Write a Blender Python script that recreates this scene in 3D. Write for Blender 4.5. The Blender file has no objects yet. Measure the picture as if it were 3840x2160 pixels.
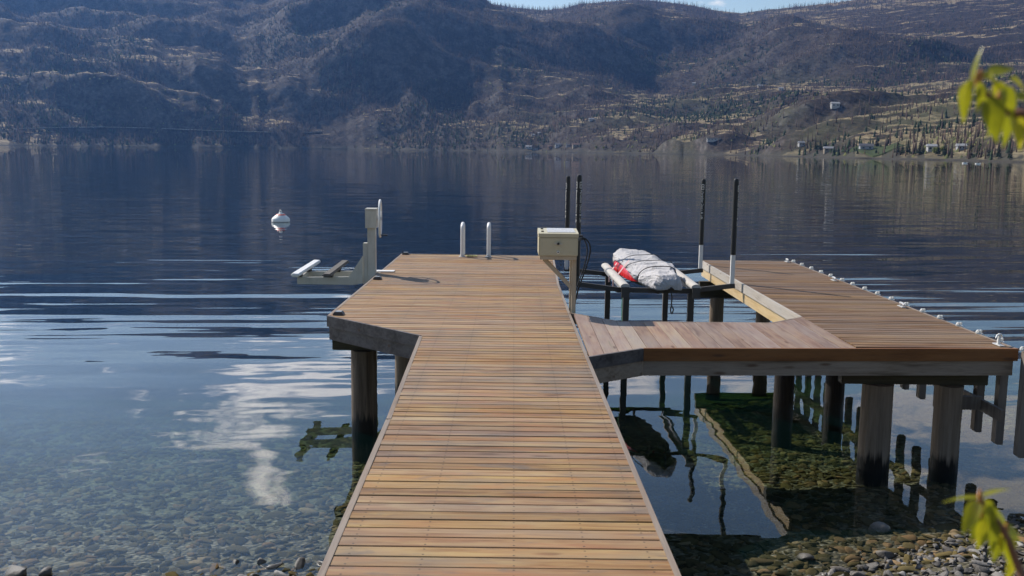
import bpy, bmesh, math, random
import numpy as np
from mathutils import Vector, Matrix, Euler
R = math.radians
random.seed(7)
rng = np.random.default_rng(11)
scene = bpy.context.scene
COL = scene.collection

# ------------------------------------------------------------------ helpers
def link(o, parent=None):
    COL.objects.link(o)
    if parent is not None:
        o.parent = parent
    return o

def tag(o, label=None, cat=None, group=None, kind=None):
    if label: o['label'] = label
    if cat: o['category'] = cat
    if group: o['group'] = group
    if kind: o['kind'] = kind
    return o

def thing(name, label, cat, group=None):
    o = bpy.data.objects.new(name, None)
    o.empty_display_size = 0.2
    link(o)
    return tag(o, label, cat, group)

class MB:
    """collects shapes and links them as one mesh object"""
    def __init__(s):
        s.v = []; s.f = []
    def add(s, vs, fs):
        n = len(s.v)
        s.v += [tuple(p) for p in vs]
        s.f += [tuple(i + n for i in f) for f in fs]
        return s
    def hexa(s, b, t):
        vs = list(b) + list(t)
        return s.add(vs, [(3, 2, 1, 0), (4, 5, 6, 7), (0, 1, 5, 4), (1, 2, 6, 5), (2, 3, 7, 6), (3, 0, 4, 7)])
    def box(s, x0, x1, y0, y1, z0, z1, bev=0.0):
        if bev <= 0:
            return s.hexa([(x0, y0, z0), (x1, y0, z0), (x1, y1, z0), (x0, y1, z0)],
                          [(x0, y0, z1), (x1, y0, z1), (x1, y1, z1), (x0, y1, z1)])
        bm = bmesh.new()
        bmesh.ops.create_cube(bm, size=1.0)
        for v in bm.verts:
            v.co = Vector(((x0 + x1) / 2 + v.co.x * (x1 - x0), (y0 + y1) / 2 + v.co.y * (y1 - y0), (z0 + z1) / 2 + v.co.z * (z1 - z0)))
        bmesh.ops.bevel(bm, geom=bm.edges[:], offset=bev, segments=2, affect='EDGES')
        return s.frombm(bm)
    def frombm(s, bm, M=None):
        bm.verts.ensure_lookup_table()
        vs = [(M @ v.co if M else v.co.copy()) for v in bm.verts]
        for i, v in enumerate(bm.verts): v.index = i
        fs = [tuple(v.index for v in f.verts) for f in bm.faces]
        bm.free()
        return s.add(vs, fs)
    def beam(s, p0, p1, w, h, bev=0.0, roll=0.0):
        """box from p0 to p1, w sideways, h up"""
        p0 = Vector(p0); p1 = Vector(p1)
        d = p1 - p0; L = d.length
        q = d.to_track_quat('X', 'Z')
        M = Matrix.Translation((p0 + p1) / 2) @ q.to_matrix().to_4x4() @ Matrix.Rotation(roll, 4, 'X')
        bm = bmesh.new(); bmesh.ops.create_cube(bm, size=1.0)
        for v in bm.verts: v.co = Vector((v.co.x * L, v.co.y * w, v.co.z * h))
        if bev > 0: bmesh.ops.bevel(bm, geom=bm.edges[:], offset=bev, segments=2, affect='EDGES')
        return s.frombm(bm, M)
    def tube(s, pts, r, n=8, cap=True):
        pts = [Vector(p) for p in pts]
        rs = r if isinstance(r, (list, tuple)) else [r] * len(pts)
        rings = []; up = Vector((0, 0, 1))
        prev = None
        for i, p in enumerate(pts):
            a = pts[max(i - 1, 0)]; b = pts[min(i + 1, len(pts) - 1)]
            t = (b - a).normalized()
            if prev is None:
                x = t.orthogonal().normalized()
            else:
                x = (prev - t * prev.dot(t)).normalized()
            prev = x; y = t.cross(x)
            rings.append([p + (x * math.cos(k * 2 * math.pi / n) + y * math.sin(k * 2 * math.pi / n)) * rs[i] for k in range(n)])
        vs = [v for rg in rings for v in rg]; fs = []
        for i in range(len(rings) - 1):
            for k in range(n):
                fs.append((i * n + k, i * n + (k + 1) % n, (i + 1) * n + (k + 1) % n, (i + 1) * n + k))
        if cap:
            fs.append(tuple(range(n - 1, -1, -1))); fs.append(tuple((len(rings) - 1) * n + k for k in range(n)))
        return s.add(vs, fs)
    def lathe(s, prof, loc=(0, 0, 0), n=24, M=None):
        vs = []; fs = []
        for (r, z) in prof:
            for k in range(n):
                a = 2 * math.pi * k / n
                p = Vector((r * math.cos(a), r * math.sin(a), z))
                p = (M @ p) if M else p
                vs.append(p + Vector(loc))
        for i in range(len(prof) - 1):
            for k in range(n):
                fs.append((i * n + k, i * n + (k + 1) % n, (i + 1) * n + (k + 1) % n, (i + 1) * n + k))
        fs.append(tuple(range(n - 1, -1, -1))); fs.append(tuple((len(prof) - 1) * n + k for k in range(n)))
        return s.add(vs, fs)
    def prism(s, poly, ax, a0, a1):
        """poly of (u,v) extruded along axis ax between a0 and a1"""
        def P(u, v, a):
            return (a, u, v) if ax == 'x' else ((u, a, v) if ax == 'y' else (u, v, a))
        n = len(poly)
        vs = [P(u, v, a0) for u, v in poly] + [P(u, v, a1) for u, v in poly]
        fs = [tuple(range(n - 1, -1, -1)), tuple(range(n, 2 * n))]
        fs += [(i, (i + 1) % n, n + (i + 1) % n, n + i) for i in range(n)]
        return s.add(vs, fs)
    def build(s, name, mat, parent=None, smooth=False):
        me = bpy.data.meshes.new(name)
        me.from_pydata([tuple(p) for p in s.v], [], s.f)
        bm = bmesh.new(); bm.from_mesh(me)
        bmesh.ops.recalc_face_normals(bm, faces=bm.faces[:])
        bm.to_mesh(me); bm.free()
        me.materials.append(mat)
        if smooth:
            me.polygons.foreach_set('use_smooth', [True] * len(me.polygons))
            try: me.set_sharp_from_angle(angle=R(40))
            except Exception: pass
        o = bpy.data.objects.new(name, me)
        return link(o, parent)

def npmesh(name, V, F, mat, smooth=False, parent=None):
    """V (n,3), F (m,k) arrays -> mesh object"""
    me = bpy.data.meshes.new(name)
    V = np.ascontiguousarray(V, dtype=np.float32); F = np.ascontiguousarray(F, dtype=np.int32)
    m, k = F.shape
    me.vertices.add(len(V)); me.vertices.foreach_set('co', V.ravel())
    me.loops.add(m * k); me.loops.foreach_set('vertex_index', F.ravel())
    me.polygons.add(m)
    me.polygons.foreach_set('loop_start', np.arange(0, m * k, k, dtype=np.int32))
    me.polygons.foreach_set('loop_total', np.full(m, k, dtype=np.int32))
    if smooth: me.polygons.foreach_set('use_smooth', np.ones(m, dtype=bool))
    me.update(calc_edges=True)
    me.materials.append(mat)
    return link(bpy.data.objects.new(name, me), parent)

# value noise -------------------------------------------------------
def _h(ix, iy, seed):
    n = (ix.astype(np.int64) * 374761393 + iy.astype(np.int64) * 668265263 + seed * 974634777) & 0xFFFFFFFF
    n = ((n ^ (n >> 13)) * 1274126177) & 0xFFFFFFFF
    n = n ^ (n >> 16)
    return (n & 0xFFFF) / 65535.0
def vnoise(x, y, seed=0):
    x = np.asarray(x, float); y = np.asarray(y, float)
    ix = np.floor(x); iy = np.floor(y); fx = x - ix; fy = y - iy
    fx = fx * fx * fx * (fx * (fx * 6 - 15) + 10); fy = fy * fy * fy * (fy * (fy * 6 - 15) + 10)
    a = _h(ix, iy, seed); b = _h(ix + 1, iy, seed); c = _h(ix, iy + 1, seed); d = _h(ix + 1, iy + 1, seed)
    return (a + (b - a) * fx) * (1 - fy) + (c + (d - c) * fx) * fy
def fbm(x, y, oct=4, seed=0, gain=0.5):
    s = 0; a = 1; t = 0
    for i in range(oct):
        s = s + a * vnoise(x * 2 ** i + 17.3 * i, y * 2 ** i - 9.1 * i, seed + i); t += a; a *= gain
    return s / t
def ridged(x, y, oct=3, seed=0):
    s = 0; a = 1; t = 0
    for i in range(oct):
        s = s + a * (1 - np.abs(2 * vnoise(x * 2 ** i + 5.3 * i, y * 2 ** i + 3.7 * i, seed + i) - 1)); t += a; a *= 0.5
    return s / t
def sst(a, b, x):
    t = np.clip((x - a) / (b - a), 0, 1); return t * t * (3 - 2 * t)

# ------------------------------------------------------------------ materials
class NT:
    def __init__(s, name):
        s.m = bpy.data.materials.new(name); s.m.use_nodes = True
        s.t = s.m.node_tree; s.t.nodes.clear()
        s.out = s.t.nodes.new('ShaderNodeOutputMaterial')
    def n(s, typ, **kw):
        nd = s.t.nodes.new('ShaderNode' + typ)
        for k, v in kw.items():
            if k in nd.bl_rna.properties.keys(): setattr(nd, k, v)
            else: s.set(nd.inputs[k.replace('_', ' ')], v)
        return nd
    def set(s, sock, v):
        if isinstance(v, bpy.types.NodeSocket): s.t.links.new(v, sock)
        else: sock.default_value = v
    def math(s, op, a, b=None, c=None, clamp=False):
        nd = s.t.nodes.new('ShaderNodeMath'); nd.operation = op; nd.use_clamp = clamp
        s.set(nd.inputs[0], a)
        if b is not None: s.set(nd.inputs[1], b)
        if c is not None: s.set(nd.inputs[2], c)
        return nd.outputs[0]
    def vmath(s, op, a, b=None):
        nd = s.t.nodes.new('ShaderNodeVectorMath'); nd.operation = op
        s.set(nd.inputs[0], a)
        if b is not None: s.set(nd.inputs[1], b)
        return nd.outputs['Value'] if op in ('DOT_PRODUCT', 'LENGTH') else nd.outputs[0]
    def mix(s, f, a, b, mode='MIX'):
        nd = s.t.nodes.new('ShaderNodeMix'); nd.data_type = 'RGBA'; nd.blend_type = mode
        s.set(nd.inputs[0], f); s.set(nd.inputs[6], a); s.set(nd.inputs[7], b)
        return nd.outputs[2]
    def ramp(s, f, stops, interp='LINEAR'):
        nd = s.t.nodes.new('ShaderNodeValToRGB'); cr = nd.color_ramp; cr.interpolation = interp
        while len(cr.elements) > 1: cr.elements.remove(cr.elements[-1])
        for i, (p, c) in enumerate(stops):
            e = cr.elements[0] if i == 0 else cr.elements.new(p)
            e.position = p; e.color = (*c, 1) if len(c) == 3 else c
        s.set(nd.inputs[0], f)
        return nd.outputs[0]
    def maprange(s, v, a, b, c=0.0, d=1.0, smooth=False):
        nd = s.t.nodes.new('ShaderNodeMapRange'); nd.clamp = True
        if smooth: nd.interpolation_type = 'SMOOTHSTEP'
        s.set(nd.inputs[0], v); nd.inputs[1].default_value = a; nd.inputs[2].default_value = b
        nd.inputs[3].default_value = c; nd.inputs[4].default_value = d
        return nd.outputs[0]
    def noise(s, vec, scale, detail=3, rough=0.5, dist=0.0):
        nd = s.t.nodes.new('ShaderNodeTexNoise')
        s.set(nd.inputs['Vector'], vec); nd.inputs['Scale'].default_value = scale
        nd.inputs['Detail'].default_value = detail; nd.inputs['Roughness'].default_value = rough
        nd.inputs['Distortion'].default_value = dist
        return nd
    def scale(s, vec, sc):
        return s.vmath('MULTIPLY', vec, sc)
    def surf(s, sh, vol=None):
        s.t.links.new(sh, s.out.inputs[0])
        if vol is not None: s.t.links.new(vol, s.out.inputs[1])
        return s.m
    def princ(s, col, rough=0.6, spec=0.4, metal=0.0, normal=None, **kw):
        nd = s.t.nodes.new('ShaderNodeBsdfPrincipled')
        s.set(nd.inputs['Base Color'], col if isinstance(col, bpy.types.NodeSocket) else (*col, 1))
        s.set(nd.inputs['Roughness'], rough); s.set(nd.inputs['Specular IOR Level'], spec); s.set(nd.inputs['Metallic'], metal)
        if normal is not None: s.set(nd.inputs['Normal'], normal)
        return nd.outputs[0]
    def bump(s, h, strength=0.5, dist=0.01):
        nd = s.t.nodes.new('ShaderNodeBump'); nd.inputs['Strength'].default_value = strength
        nd.inputs['Distance'].default_value = dist; s.set(nd.inputs['Height'], h)
        return nd.outputs[0]

def wood(name, stops, axis='x', grey=(0.25, 0.22, 0.20), greyamt=0.5, rough=0.62, knots=True, vary=0.25, dark=0.6, spec=0.3, screws=None, groove=False, patch=False):
    """weathered boards: grain along one axis, every board (mesh island) its own tone"""
    t = NT(name)
    pos = t.n('TexCoord').outputs['Object']
    rnd = t.n('NewGeometry').outputs['Random Per Island']
    comb = t.n('CombineXYZ'); t.set(comb.inputs[0], t.math('MULTIPLY', rnd, 37.0)); t.set(comb.inputs[1], t.math('MULTIPLY', rnd, 91.0)); t.set(comb.inputs[2], t.math('MULTIPLY', rnd, 53.0))
    p = t.vmath('ADD', pos, comb.outputs[0])
    st = {'x': (1.3, 22, 22), 'y': (22, 1.3, 22), 'z': (18, 18, 1.1)}[axis]
    st2 = {'x': (3.5, 120, 120), 'y': (120, 3.5, 120), 'z': (90, 90, 3)}[axis]
    st3 = {'x': (1.0, 5.5, 5.5), 'y': (5.5, 1.0, 5.5), 'z': (5, 5, .8)}[axis]
    g1 = t.noise(t.scale(p, st), 1.0, 4, 0.6, 0.6).outputs[0]
    g2 = t.noise(t.scale(p, st2), 1.0, 3, 0.6).outputs[0]
    g3 = t.noise(t.scale(p, st3), 1.0, 2, 0.5).outputs[0]
    wv = t.noise(pos, 0.9, 3, 0.6).outputs[0]
    f = t.math('ADD', t.math('MULTIPLY', g1, 1.25), t.math('MULTIPLY', g3, 0.95))
    f = t.math('ADD', f, t.math('MULTIPLY', t.math('SUBTRACT', rnd, 0.5), vary))
    f = t.math('SUBTRACT', f, 0.60)
    col = t.ramp(f, stops)
    gm = t.math('MULTIPLY', t.maprange(t.math('ADD', t.math('MULTIPLY', g3, 0.6), t.math('MULTIPLY', wv, 0.5)), 0.48, 0.72), greyamt)
    col = t.mix(gm, col, (*grey, 1))
    col = t.mix(t.maprange(g2, 0.50, 0.75, 0, 0.45), col, t.mix(0.5, col, (0.03, 0.02, 0.015, 1)))
    dk = t.maprange(g1, 0.60, 0.76, 0, dark)
    col = t.mix(dk, col, t.mix(0.75, col, (0.035, 0.022, 0.016, 1)))
    if knots:
        sk = {'x': (2.2, 9, 9), 'y': (9, 2.2, 9), 'z': (6, 6, 1.6)}[axis]
        vo = t.n('TexVoronoi'); t.set(vo.inputs['Vector'], t.scale(p, sk)); vo.inputs['Scale'].default_value = 1.0
        sel = t.math('GREATER_THAN', t.n('SeparateColor', Color=vo.outputs['Color']).outputs[0], 0.80)
        kn = t.math('MULTIPLY', t.maprange(vo.outputs['Distance'], 0.10, 0.24, 1, 0), sel)
        col = t.mix(t.math('MULTIPLY', kn, 0.75), col, (0.085, 0.04, 0.02, 1))
    if patch:
        q1 = t.noise(t.scale(p, (2.4, 9, 9)), 1.0, 4, 0.6, 0.5).outputs[0]
        q2 = t.noise(t.scale(p, (1.5, 7, 7)), 1.0, 3, 0.6).outputs[1]
        qc = t.n('SeparateColor', Color=q2)
        col = t.mix(t.maprange(qc.outputs[0], 0.52, 0.68, 0, 0.55), col, (0.34, 0.150, 0.070, 1))
        col = t.mix(t.maprange(qc.outputs[1], 0.54, 0.70, 0, 0.55), col, (0.42, 0.285, 0.125, 1))
        col = t.mix(t.maprange(q1, 0.56, 0.74, 0, 0.75), col, (0.12, 0.098, 0.085, 1))
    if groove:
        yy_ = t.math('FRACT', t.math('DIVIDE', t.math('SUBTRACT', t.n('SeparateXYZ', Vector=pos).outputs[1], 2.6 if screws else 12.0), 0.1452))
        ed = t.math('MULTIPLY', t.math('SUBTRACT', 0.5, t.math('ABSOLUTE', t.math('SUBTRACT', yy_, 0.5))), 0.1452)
        gap_dark = t.math('MULTIPLY', t.maprange(ed, 0.003, 0.012, 1, 0), t.maprange(g3, 0.35, 0.6, 0.25, 0.8))  # gap darkness painted into the board edges so the lines read thicker
        col = t.mix(gap_dark, col, t.mix(0.8, col, (0.03, 0.02, 0.015, 1)))
    if screws:
        xyz = t.n('SeparateXYZ', Vector=pos); px_, py_ = xyz.outputs[0], xyz.outputs[1]
        dx = None
        for c_ in screws:
            q = t.math('ABSOLUTE', t.math('SUBTRACT', px_, c_)); dx = q if dx is None else t.math('MINIMUM', dx, q)
        fr_ = t.math('FRACT', t.math('DIVIDE', t.math('SUBTRACT', py_, 2.6), 0.1452))
        dy = t.math('MULTIPLY', t.math('ABSOLUTE', t.math('SUBTRACT', t.math('ABSOLUTE', t.math('SUBTRACT', fr_, 0.5)), 0.27)), 0.1452)
        dd = t.math('SQRT', t.math('ADD', t.math('MULTIPLY', dx, dx), t.math('MULTIPLY', dy, dy)))
        col = t.mix(t.maprange(dd, 0.005, 0.009, 0.85, 0), col, (0.03, 0.022, 0.018, 1))
        stain = t.math('MULTIPLY', t.maprange(dx, 0.02, 0.12, 1, 0), t.maprange(wv, 0.45, 0.65))
        col = t.mix(t.math('MULTIPLY', stain, 0.2), col, (0.10, 0.085, 0.07, 1))
    hsv = t.n('HueSaturation'); t.set(hsv.inputs['Color'], col)
    t.set(hsv.inputs['Value'], t.math('ADD', 0.90, t.math('MULTIPLY', rnd, 0.20)))
    r2 = t.math('FRACT', t.math('MULTIPLY', rnd, 17.3))
    t.set(hsv.inputs['Hue'], t.math('ADD', 0.499, t.math('MULTIPLY', r2, 0.010)))
    t.set(hsv.inputs['Saturation'], t.math('ADD', 0.86, t.math('MULTIPLY', t.math('FRACT', t.math('MULTIPLY', rnd, 7.7)), 0.26)))
    h = t.math('ADD', t.math('MULTIPLY', g1, 0.7), t.math('MULTIPLY', g2, 0.35))
    return t.surf(t.princ(hsv.outputs[0], rough, spec, normal=t.bump(h, 0.35, 0.006)))

def paint(name, col, rough=0.4, spec=0.5, metal=0.0, dirt=0.25, dcol=(0.18, 0.15, 0.11), sc=6.0):
    t = NT(name)
    pos = t.n('TexCoord').outputs['Object']
    n1 = t.noise(t.scale(pos, (1, 1, 0.35)), sc, 5, 0.65).outputs[0]
    n2 = t.noise(pos, sc * 9, 3, 0.6).outputs[0]
    c = t.mix(t.maprange(n1, 0.5, 0.78, 0, dirt), (*col, 1), (*dcol, 1))
    c = t.mix(t.maprange(n2, 0.55, 0.75, 0, dirt * 0.5), c, (*dcol, 1))
    return t.surf(t.princ(c, t.maprange(n1, 0.3, 0.7, rough * 0.85, min(1, rough * 1.25)), spec, metal, normal=t.bump(n2, 0.08, 0.003)))

M = {}
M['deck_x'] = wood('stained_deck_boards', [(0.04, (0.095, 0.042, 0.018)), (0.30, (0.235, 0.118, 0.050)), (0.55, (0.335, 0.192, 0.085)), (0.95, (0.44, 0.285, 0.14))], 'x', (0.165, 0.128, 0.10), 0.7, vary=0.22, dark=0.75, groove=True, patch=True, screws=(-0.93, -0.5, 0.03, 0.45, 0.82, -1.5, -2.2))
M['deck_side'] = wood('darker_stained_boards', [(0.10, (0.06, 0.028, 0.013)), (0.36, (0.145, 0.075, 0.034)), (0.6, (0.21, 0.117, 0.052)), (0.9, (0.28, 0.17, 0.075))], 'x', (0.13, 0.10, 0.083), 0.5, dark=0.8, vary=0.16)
M['deck_y'] = wood('sun_bleached_boards', [(0.10, (0.15, 0.085, 0.06)), (0.36, (0.235, 0.145, 0.105)), (0.6, (0.31, 0.205, 0.14)), (0.9, (0.38, 0.28, 0.17))], 'y', (0.24, 0.195, 0.185), 0.6, vary=0.18)
M['trim_y'] = wood('weathered_edge_board', [(0.10, (0.12, 0.08, 0.055)), (0.4, (0.22, 0.16, 0.115)), (0.9, (0.32, 0.25, 0.185))], 'y', (0.22, 0.19, 0.165), 0.6, knots=False)
M['grey_x'] = wood('grey_fascia_boards', [(0.10, (0.11, 0.080, 0.056)), (0.4, (0.24, 0.178, 0.128)), (0.9, (0.38, 0.30, 0.23))], 'x', (0.25, 0.205, 0.165), 0.6)
M['grey_y'] = wood('silver_grey_fascia', [(0.10, (0.24, 0.20, 0.16)), (0.4, (0.40, 0.35, 0.29)), (0.9, (0.52, 0.46, 0.38))], 'y', (0.38, 0.36, 0.33), 0.6)
M['grey_dark_x'] = wood('dark_weathered_fascia', [(0.10, (0.030, 0.024, 0.024)), (0.4, (0.075, 0.062, 0.060)), (0.9, (0.16, 0.138, 0.13))], 'x', (0.085, 0.08, 0.085), 0.6)
M['brown_x'] = wood('stained_fascia', [(0.10, (0.12, 0.042, 0.012)), (0.4, (0.205, 0.077, 0.021)), (0.9, (0.28, 0.115, 0.034))], 'x', (0.22, 0.10, 0.04), 0.3)
M['fresh_y'] = wood('fresh_timber', [(0.10, (0.36, 0.24, 0.10)), (0.4, (0.50, 0.35, 0.16)), (0.9, (0.60, 0.45, 0.24))], 'y', (0.4, 0.33, 0.24), 0.4)
M['beam'] = wood('creosoted_beam', [(0.10, (0.03, 0.026, 0.015)), (0.4, (0.06, 0.052, 0.03)), (0.9, (0.11, 0.09, 0.055))], 'x', (0.09, 0.085, 0.05), 0.5)
M['post'] = wood('fender_timber', [(0.10, (0.075, 0.058, 0.044)), (0.4, (0.165, 0.128, 0.10)), (0.9, (0.28, 0.235, 0.19))], 'z', (0.19, 0.165, 0.145), 0.5)

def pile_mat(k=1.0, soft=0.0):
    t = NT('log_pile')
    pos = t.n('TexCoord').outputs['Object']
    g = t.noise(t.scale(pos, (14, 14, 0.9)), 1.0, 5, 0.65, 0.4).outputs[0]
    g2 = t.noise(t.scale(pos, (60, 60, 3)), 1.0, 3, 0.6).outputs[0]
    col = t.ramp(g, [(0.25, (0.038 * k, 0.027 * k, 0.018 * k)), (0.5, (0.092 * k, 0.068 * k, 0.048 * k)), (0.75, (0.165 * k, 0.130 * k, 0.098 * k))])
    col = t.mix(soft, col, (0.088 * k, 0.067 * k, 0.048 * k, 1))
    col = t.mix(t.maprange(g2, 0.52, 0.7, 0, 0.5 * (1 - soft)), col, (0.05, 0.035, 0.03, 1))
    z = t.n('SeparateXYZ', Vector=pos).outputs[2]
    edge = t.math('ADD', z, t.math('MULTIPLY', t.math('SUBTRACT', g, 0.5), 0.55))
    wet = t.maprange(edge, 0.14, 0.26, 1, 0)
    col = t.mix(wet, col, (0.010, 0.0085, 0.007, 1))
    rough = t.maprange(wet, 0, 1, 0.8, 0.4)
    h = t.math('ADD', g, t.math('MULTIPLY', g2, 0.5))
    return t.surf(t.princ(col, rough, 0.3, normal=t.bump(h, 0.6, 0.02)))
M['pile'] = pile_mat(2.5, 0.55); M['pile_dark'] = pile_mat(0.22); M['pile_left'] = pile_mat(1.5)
M['white'] = paint('white_enamel', (0.78, 0.76, 0.72), 0.35, dirt=0.25)
M['lift_paint'] = paint('off_white_lift_paint', (0.58, 0.55, 0.47), 0.42, dirt=0.4)
M['beige'] = paint('beige_powder_coat', (0.56, 0.50, 0.33), 0.42, dirt=0.18)
M['beige_d'] = paint('beige_steel', (0.50, 0.41, 0.28), 0.5, dirt=0.3)
M['alu'] = paint('galvanised_metal', (0.50, 0.50, 0.50), 0.42, metal=0.75, dirt=0.3, sc=9)
M['dark_steel'] = paint('dark_weathered_steel', (0.065, 0.058, 0.052), 0.6, dirt=0.5, dcol=(0.11, 0.085, 0.06), sc=12)
M['carpet_lt'] = paint('pale_bunk_carpet', (0.50, 0.47, 0.43), 0.95, spec=0.1, dirt=0.45, sc=14)
M['carpet_dk'] = paint('dark_bunk_timber', (0.13, 0.12, 0.11), 0.9, spec=0.15, dirt=0.5, dcol=(0.24, 0.22, 0.2), sc=16)
M['black'] = paint('black_vinyl', (0.012, 0.012, 0.013), 0.45, dirt=0.15, dcol=(0.05, 0.05, 0.05))
M['rubber'] = paint('black_rubber', (0.015, 0.015, 0.015), 0.6, dirt=0.2, dcol=(0.05, 0.05, 0.05))
M['red'] = paint('red_gelcoat', (0.62, 0.025, 0.03), 0.25, spec=0.6, dirt=0.15, dcol=(0.25, 0.02, 0.02))
M['label'] = None
M['strap'] = paint('faded_pink_strap', (0.75, 0.5, 0.47), 0.8, dirt=0.1)
M['cloth_rope'] = paint('old_yellow_rope', (0.42, 0.40, 0.16), 0.9, dirt=0.4)
M['letter'] = paint('pale_lettering', (0.80, 0.78, 0.72), 0.6, dirt=0.2)
M['vinyl'] = paint('white_vinyl', (0.80, 0.79, 0.74), 0.4, dirt=0.12)
M['cleat'] = paint('galvanised_cleat', (0.60, 0.59, 0.57), 0.4, metal=0.4, dirt=0.25, sc=20)
M['charcoal'] = paint('charcoal_housing', (0.06, 0.06, 0.065), 0.45, dirt=0.3, dcol=(0.2, 0.19, 0.18))
M['lens'] = paint('cloudy_lens', (0.35, 0.37, 0.38), 0.25, dirt=0.2)

def label_mat():
    t = NT('printed_notice')
    pos = t.n('TexCoord').outputs['Object']
    xy = t.scale(pos, (1, 1, 0))
    n = t.noise(t.scale(xy, (160, 24, 1)), 1.0, 1, 0.5).outputs[0]
    y = t.n('SeparateXYZ', Vector=pos).outputs[1]
    rows = t.math('GREATER_THAN', t.math('FRACT', t.math('MULTIPLY', y, 26.0)), 0.45)
    ink = t.math('MULTIPLY', rows, t.math('GREATER_THAN', n, 0.44))
    col = t.mix(t.math('MULTIPLY', ink, 0.75), (0.66, 0.66, 0.65, 1), (0.14, 0.14, 0.15, 1))
    return t.surf(t.princ(col, 0.5, 0.4))
M['label'] = label_mat()

def cloth_mat():
    t = NT('grey_cover_cloth')
    pos = t.n('TexCoord').outputs['Object']
    n1 = t.noise(pos, 5.0, 5, 0.6, 0.5).outputs[0]
    n2 = t.noise(t.scale(pos, (9, 3, 6)), 1.6, 4, 0.6, 1.2).outputs[0]
    n3 = t.noise(pos, 160.0, 2, 0.5).outputs[0]
    col = t.mix(t.maprange(n1, 0.52, 0.75, 0, 0.4), (0.49, 0.47, 0.465, 1), (0.30, 0.275, 0.235, 1))
    h = t.math('ADD', n2, t.math('MULTIPLY', n3, 0.04))
    return t.surf(t.princ(col, 0.85, 0.2, normal=t.bump(h, 0.7, 0.05)))
M['cloth'] = cloth_mat()

# ------------------------------------------------------------------ sun, sky, camera
AZ, EL = R(-46), R(40)
SUN = Vector((math.sin(AZ) * math.cos(EL), math.cos(AZ) * math.cos(EL), math.sin(EL)))
sun = bpy.data.lights.new('sun', 'SUN'); sun.energy = 5.0; sun.angle = R(0.53); sun.color = (1.0, 0.945, 0.87)
so = link(bpy.data.objects.new('sun', sun)); so.rotation_euler = SUN.to_track_quat('Z', 'Y').to_euler()

w = bpy.data.worlds.new('World'); scene.world = w; w.use_nodes = True
nt = w.node_tree; nt.nodes.clear()
def wn(t, **kw):
    n = nt.nodes.new('ShaderNode' + t)
    for k, v in kw.items(): setattr(n, k, v)
    return n
L = nt.links.new
sky = wn('TexSky', sky_type='NISHITA', sun_disc=False, sun_elevation=EL, sun_rotation=AZ % (2 * math.pi), altitude=400, air_density=1.0, dust_density=0.7, ozone_density=2.0)
bg = wn('Background'); bg.inputs[1].default_value = 0.095; sky.air_density = 1.2
L(sky.outputs[0], bg.inputs[0])
tc = wn('TexCoord'); sep = wn('SeparateXYZ'); L(tc.outputs['Generated'], sep.inputs[0])
def wm(op, a, b=None, clamp=False):
    n = wn('Math', operation=op, use_clamp=clamp)
    for i, v in enumerate((a, b)):
        if v is None: continue
        if isinstance(v, bpy.types.NodeSocket): L(v, n.inputs[i])
        else: n.inputs[i].default_value = v
    return n.outputs[0]
zz = wm('ADD', wm('MAXIMUM', sep.outputs[2], 0.0), 0.12)
cmb = wn('CombineXYZ'); L(wm('DIVIDE', sep.outputs[0], zz), cmb.inputs[0]); L(wm('DIVIDE', sep.outputs[1], zz), cmb.inputs[1])
no = wn('TexNoise'); L(cmb.outputs[0], no.inputs['Vector']); no.inputs['Scale'].default_value = 3.0; no.inputs['Detail'].default_value = 8; no.inputs['Roughness'].default_value = 0.62; no.inputs['Distortion'].default_value = 0.4
def spot(az, el, saz, sel):
    """a bank of cloud round one direction of the sky"""
    a = wm('ARCTAN2', sep.outputs[0], sep.outputs[1]); e = wm('ARCSINE', sep.outputs[2])
    da = wm('DIVIDE', wm('SUBTRACT', a, R(az)), R(saz)); de = wm('DIVIDE', wm('SUBTRACT', e, R(el)), R(sel))
    r2 = wm('ADD', wm('MULTIPLY', da, da), wm('MULTIPLY', de, de))
    return wm('EXPONENT', wm('MULTIPLY', r2, -1.0))
b = None
for args, amp in (((-14.5, 15.4, 4.2, 2.1), 0.225), ((-13.5, 18.2, 2.6, 0.6), 0.13), ((-8, 13.2, 9, 0.7), 0.20), ((27, 16.5, 8, 4.5), 0.15), ((21, 13.0, 7, 1.6), 0.13), ((8, 12.3, 6, 1.2), 0.24), ((60, 30, 40, 12), 0.16), ((-25, 12.5, 12, 1.0), 0.08), ((0, 8, 90, 2.4), 0.05), ((-6, 11, 7, 0.8), 0.12)):
    t_ = wm('MULTIPLY', spot(*args), amp)
    b = t_ if b is None else wm('ADD', b, t_)
cl = wm('ADD', no.outputs[0], b)
mr = wn('MapRange', interpolation_type='SMOOTHSTEP'); L(cl, mr.inputs[0]); mr.inputs[1].default_value = 0.61; mr.inputs[2].default_value = 0.76
cbg = wn('Background'); cbg.inputs[0].default_value = (1.0, 0.97, 0.94, 1); dp = wn('VectorMath', operation='DOT_PRODUCT'); L(tc.outputs['Generated'], dp.inputs[0]); dp.inputs[1].default_value = SUN
L(wm('ADD', 0.55, wm('MULTIPLY', wm('POWER', wm('MAXIMUM', dp.outputs['Value'], 0.0), 3.0), 2.9)), cbg.inputs[1])
mx = wn('MixShader'); L(mr.outputs[0], mx.inputs[0]); L(bg.outputs[0], mx.inputs[1]); L(cbg.outputs[0], mx.inputs[2])
wo = wn('OutputWorld'); L(mx.outputs[0], wo.inputs[0])

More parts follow.
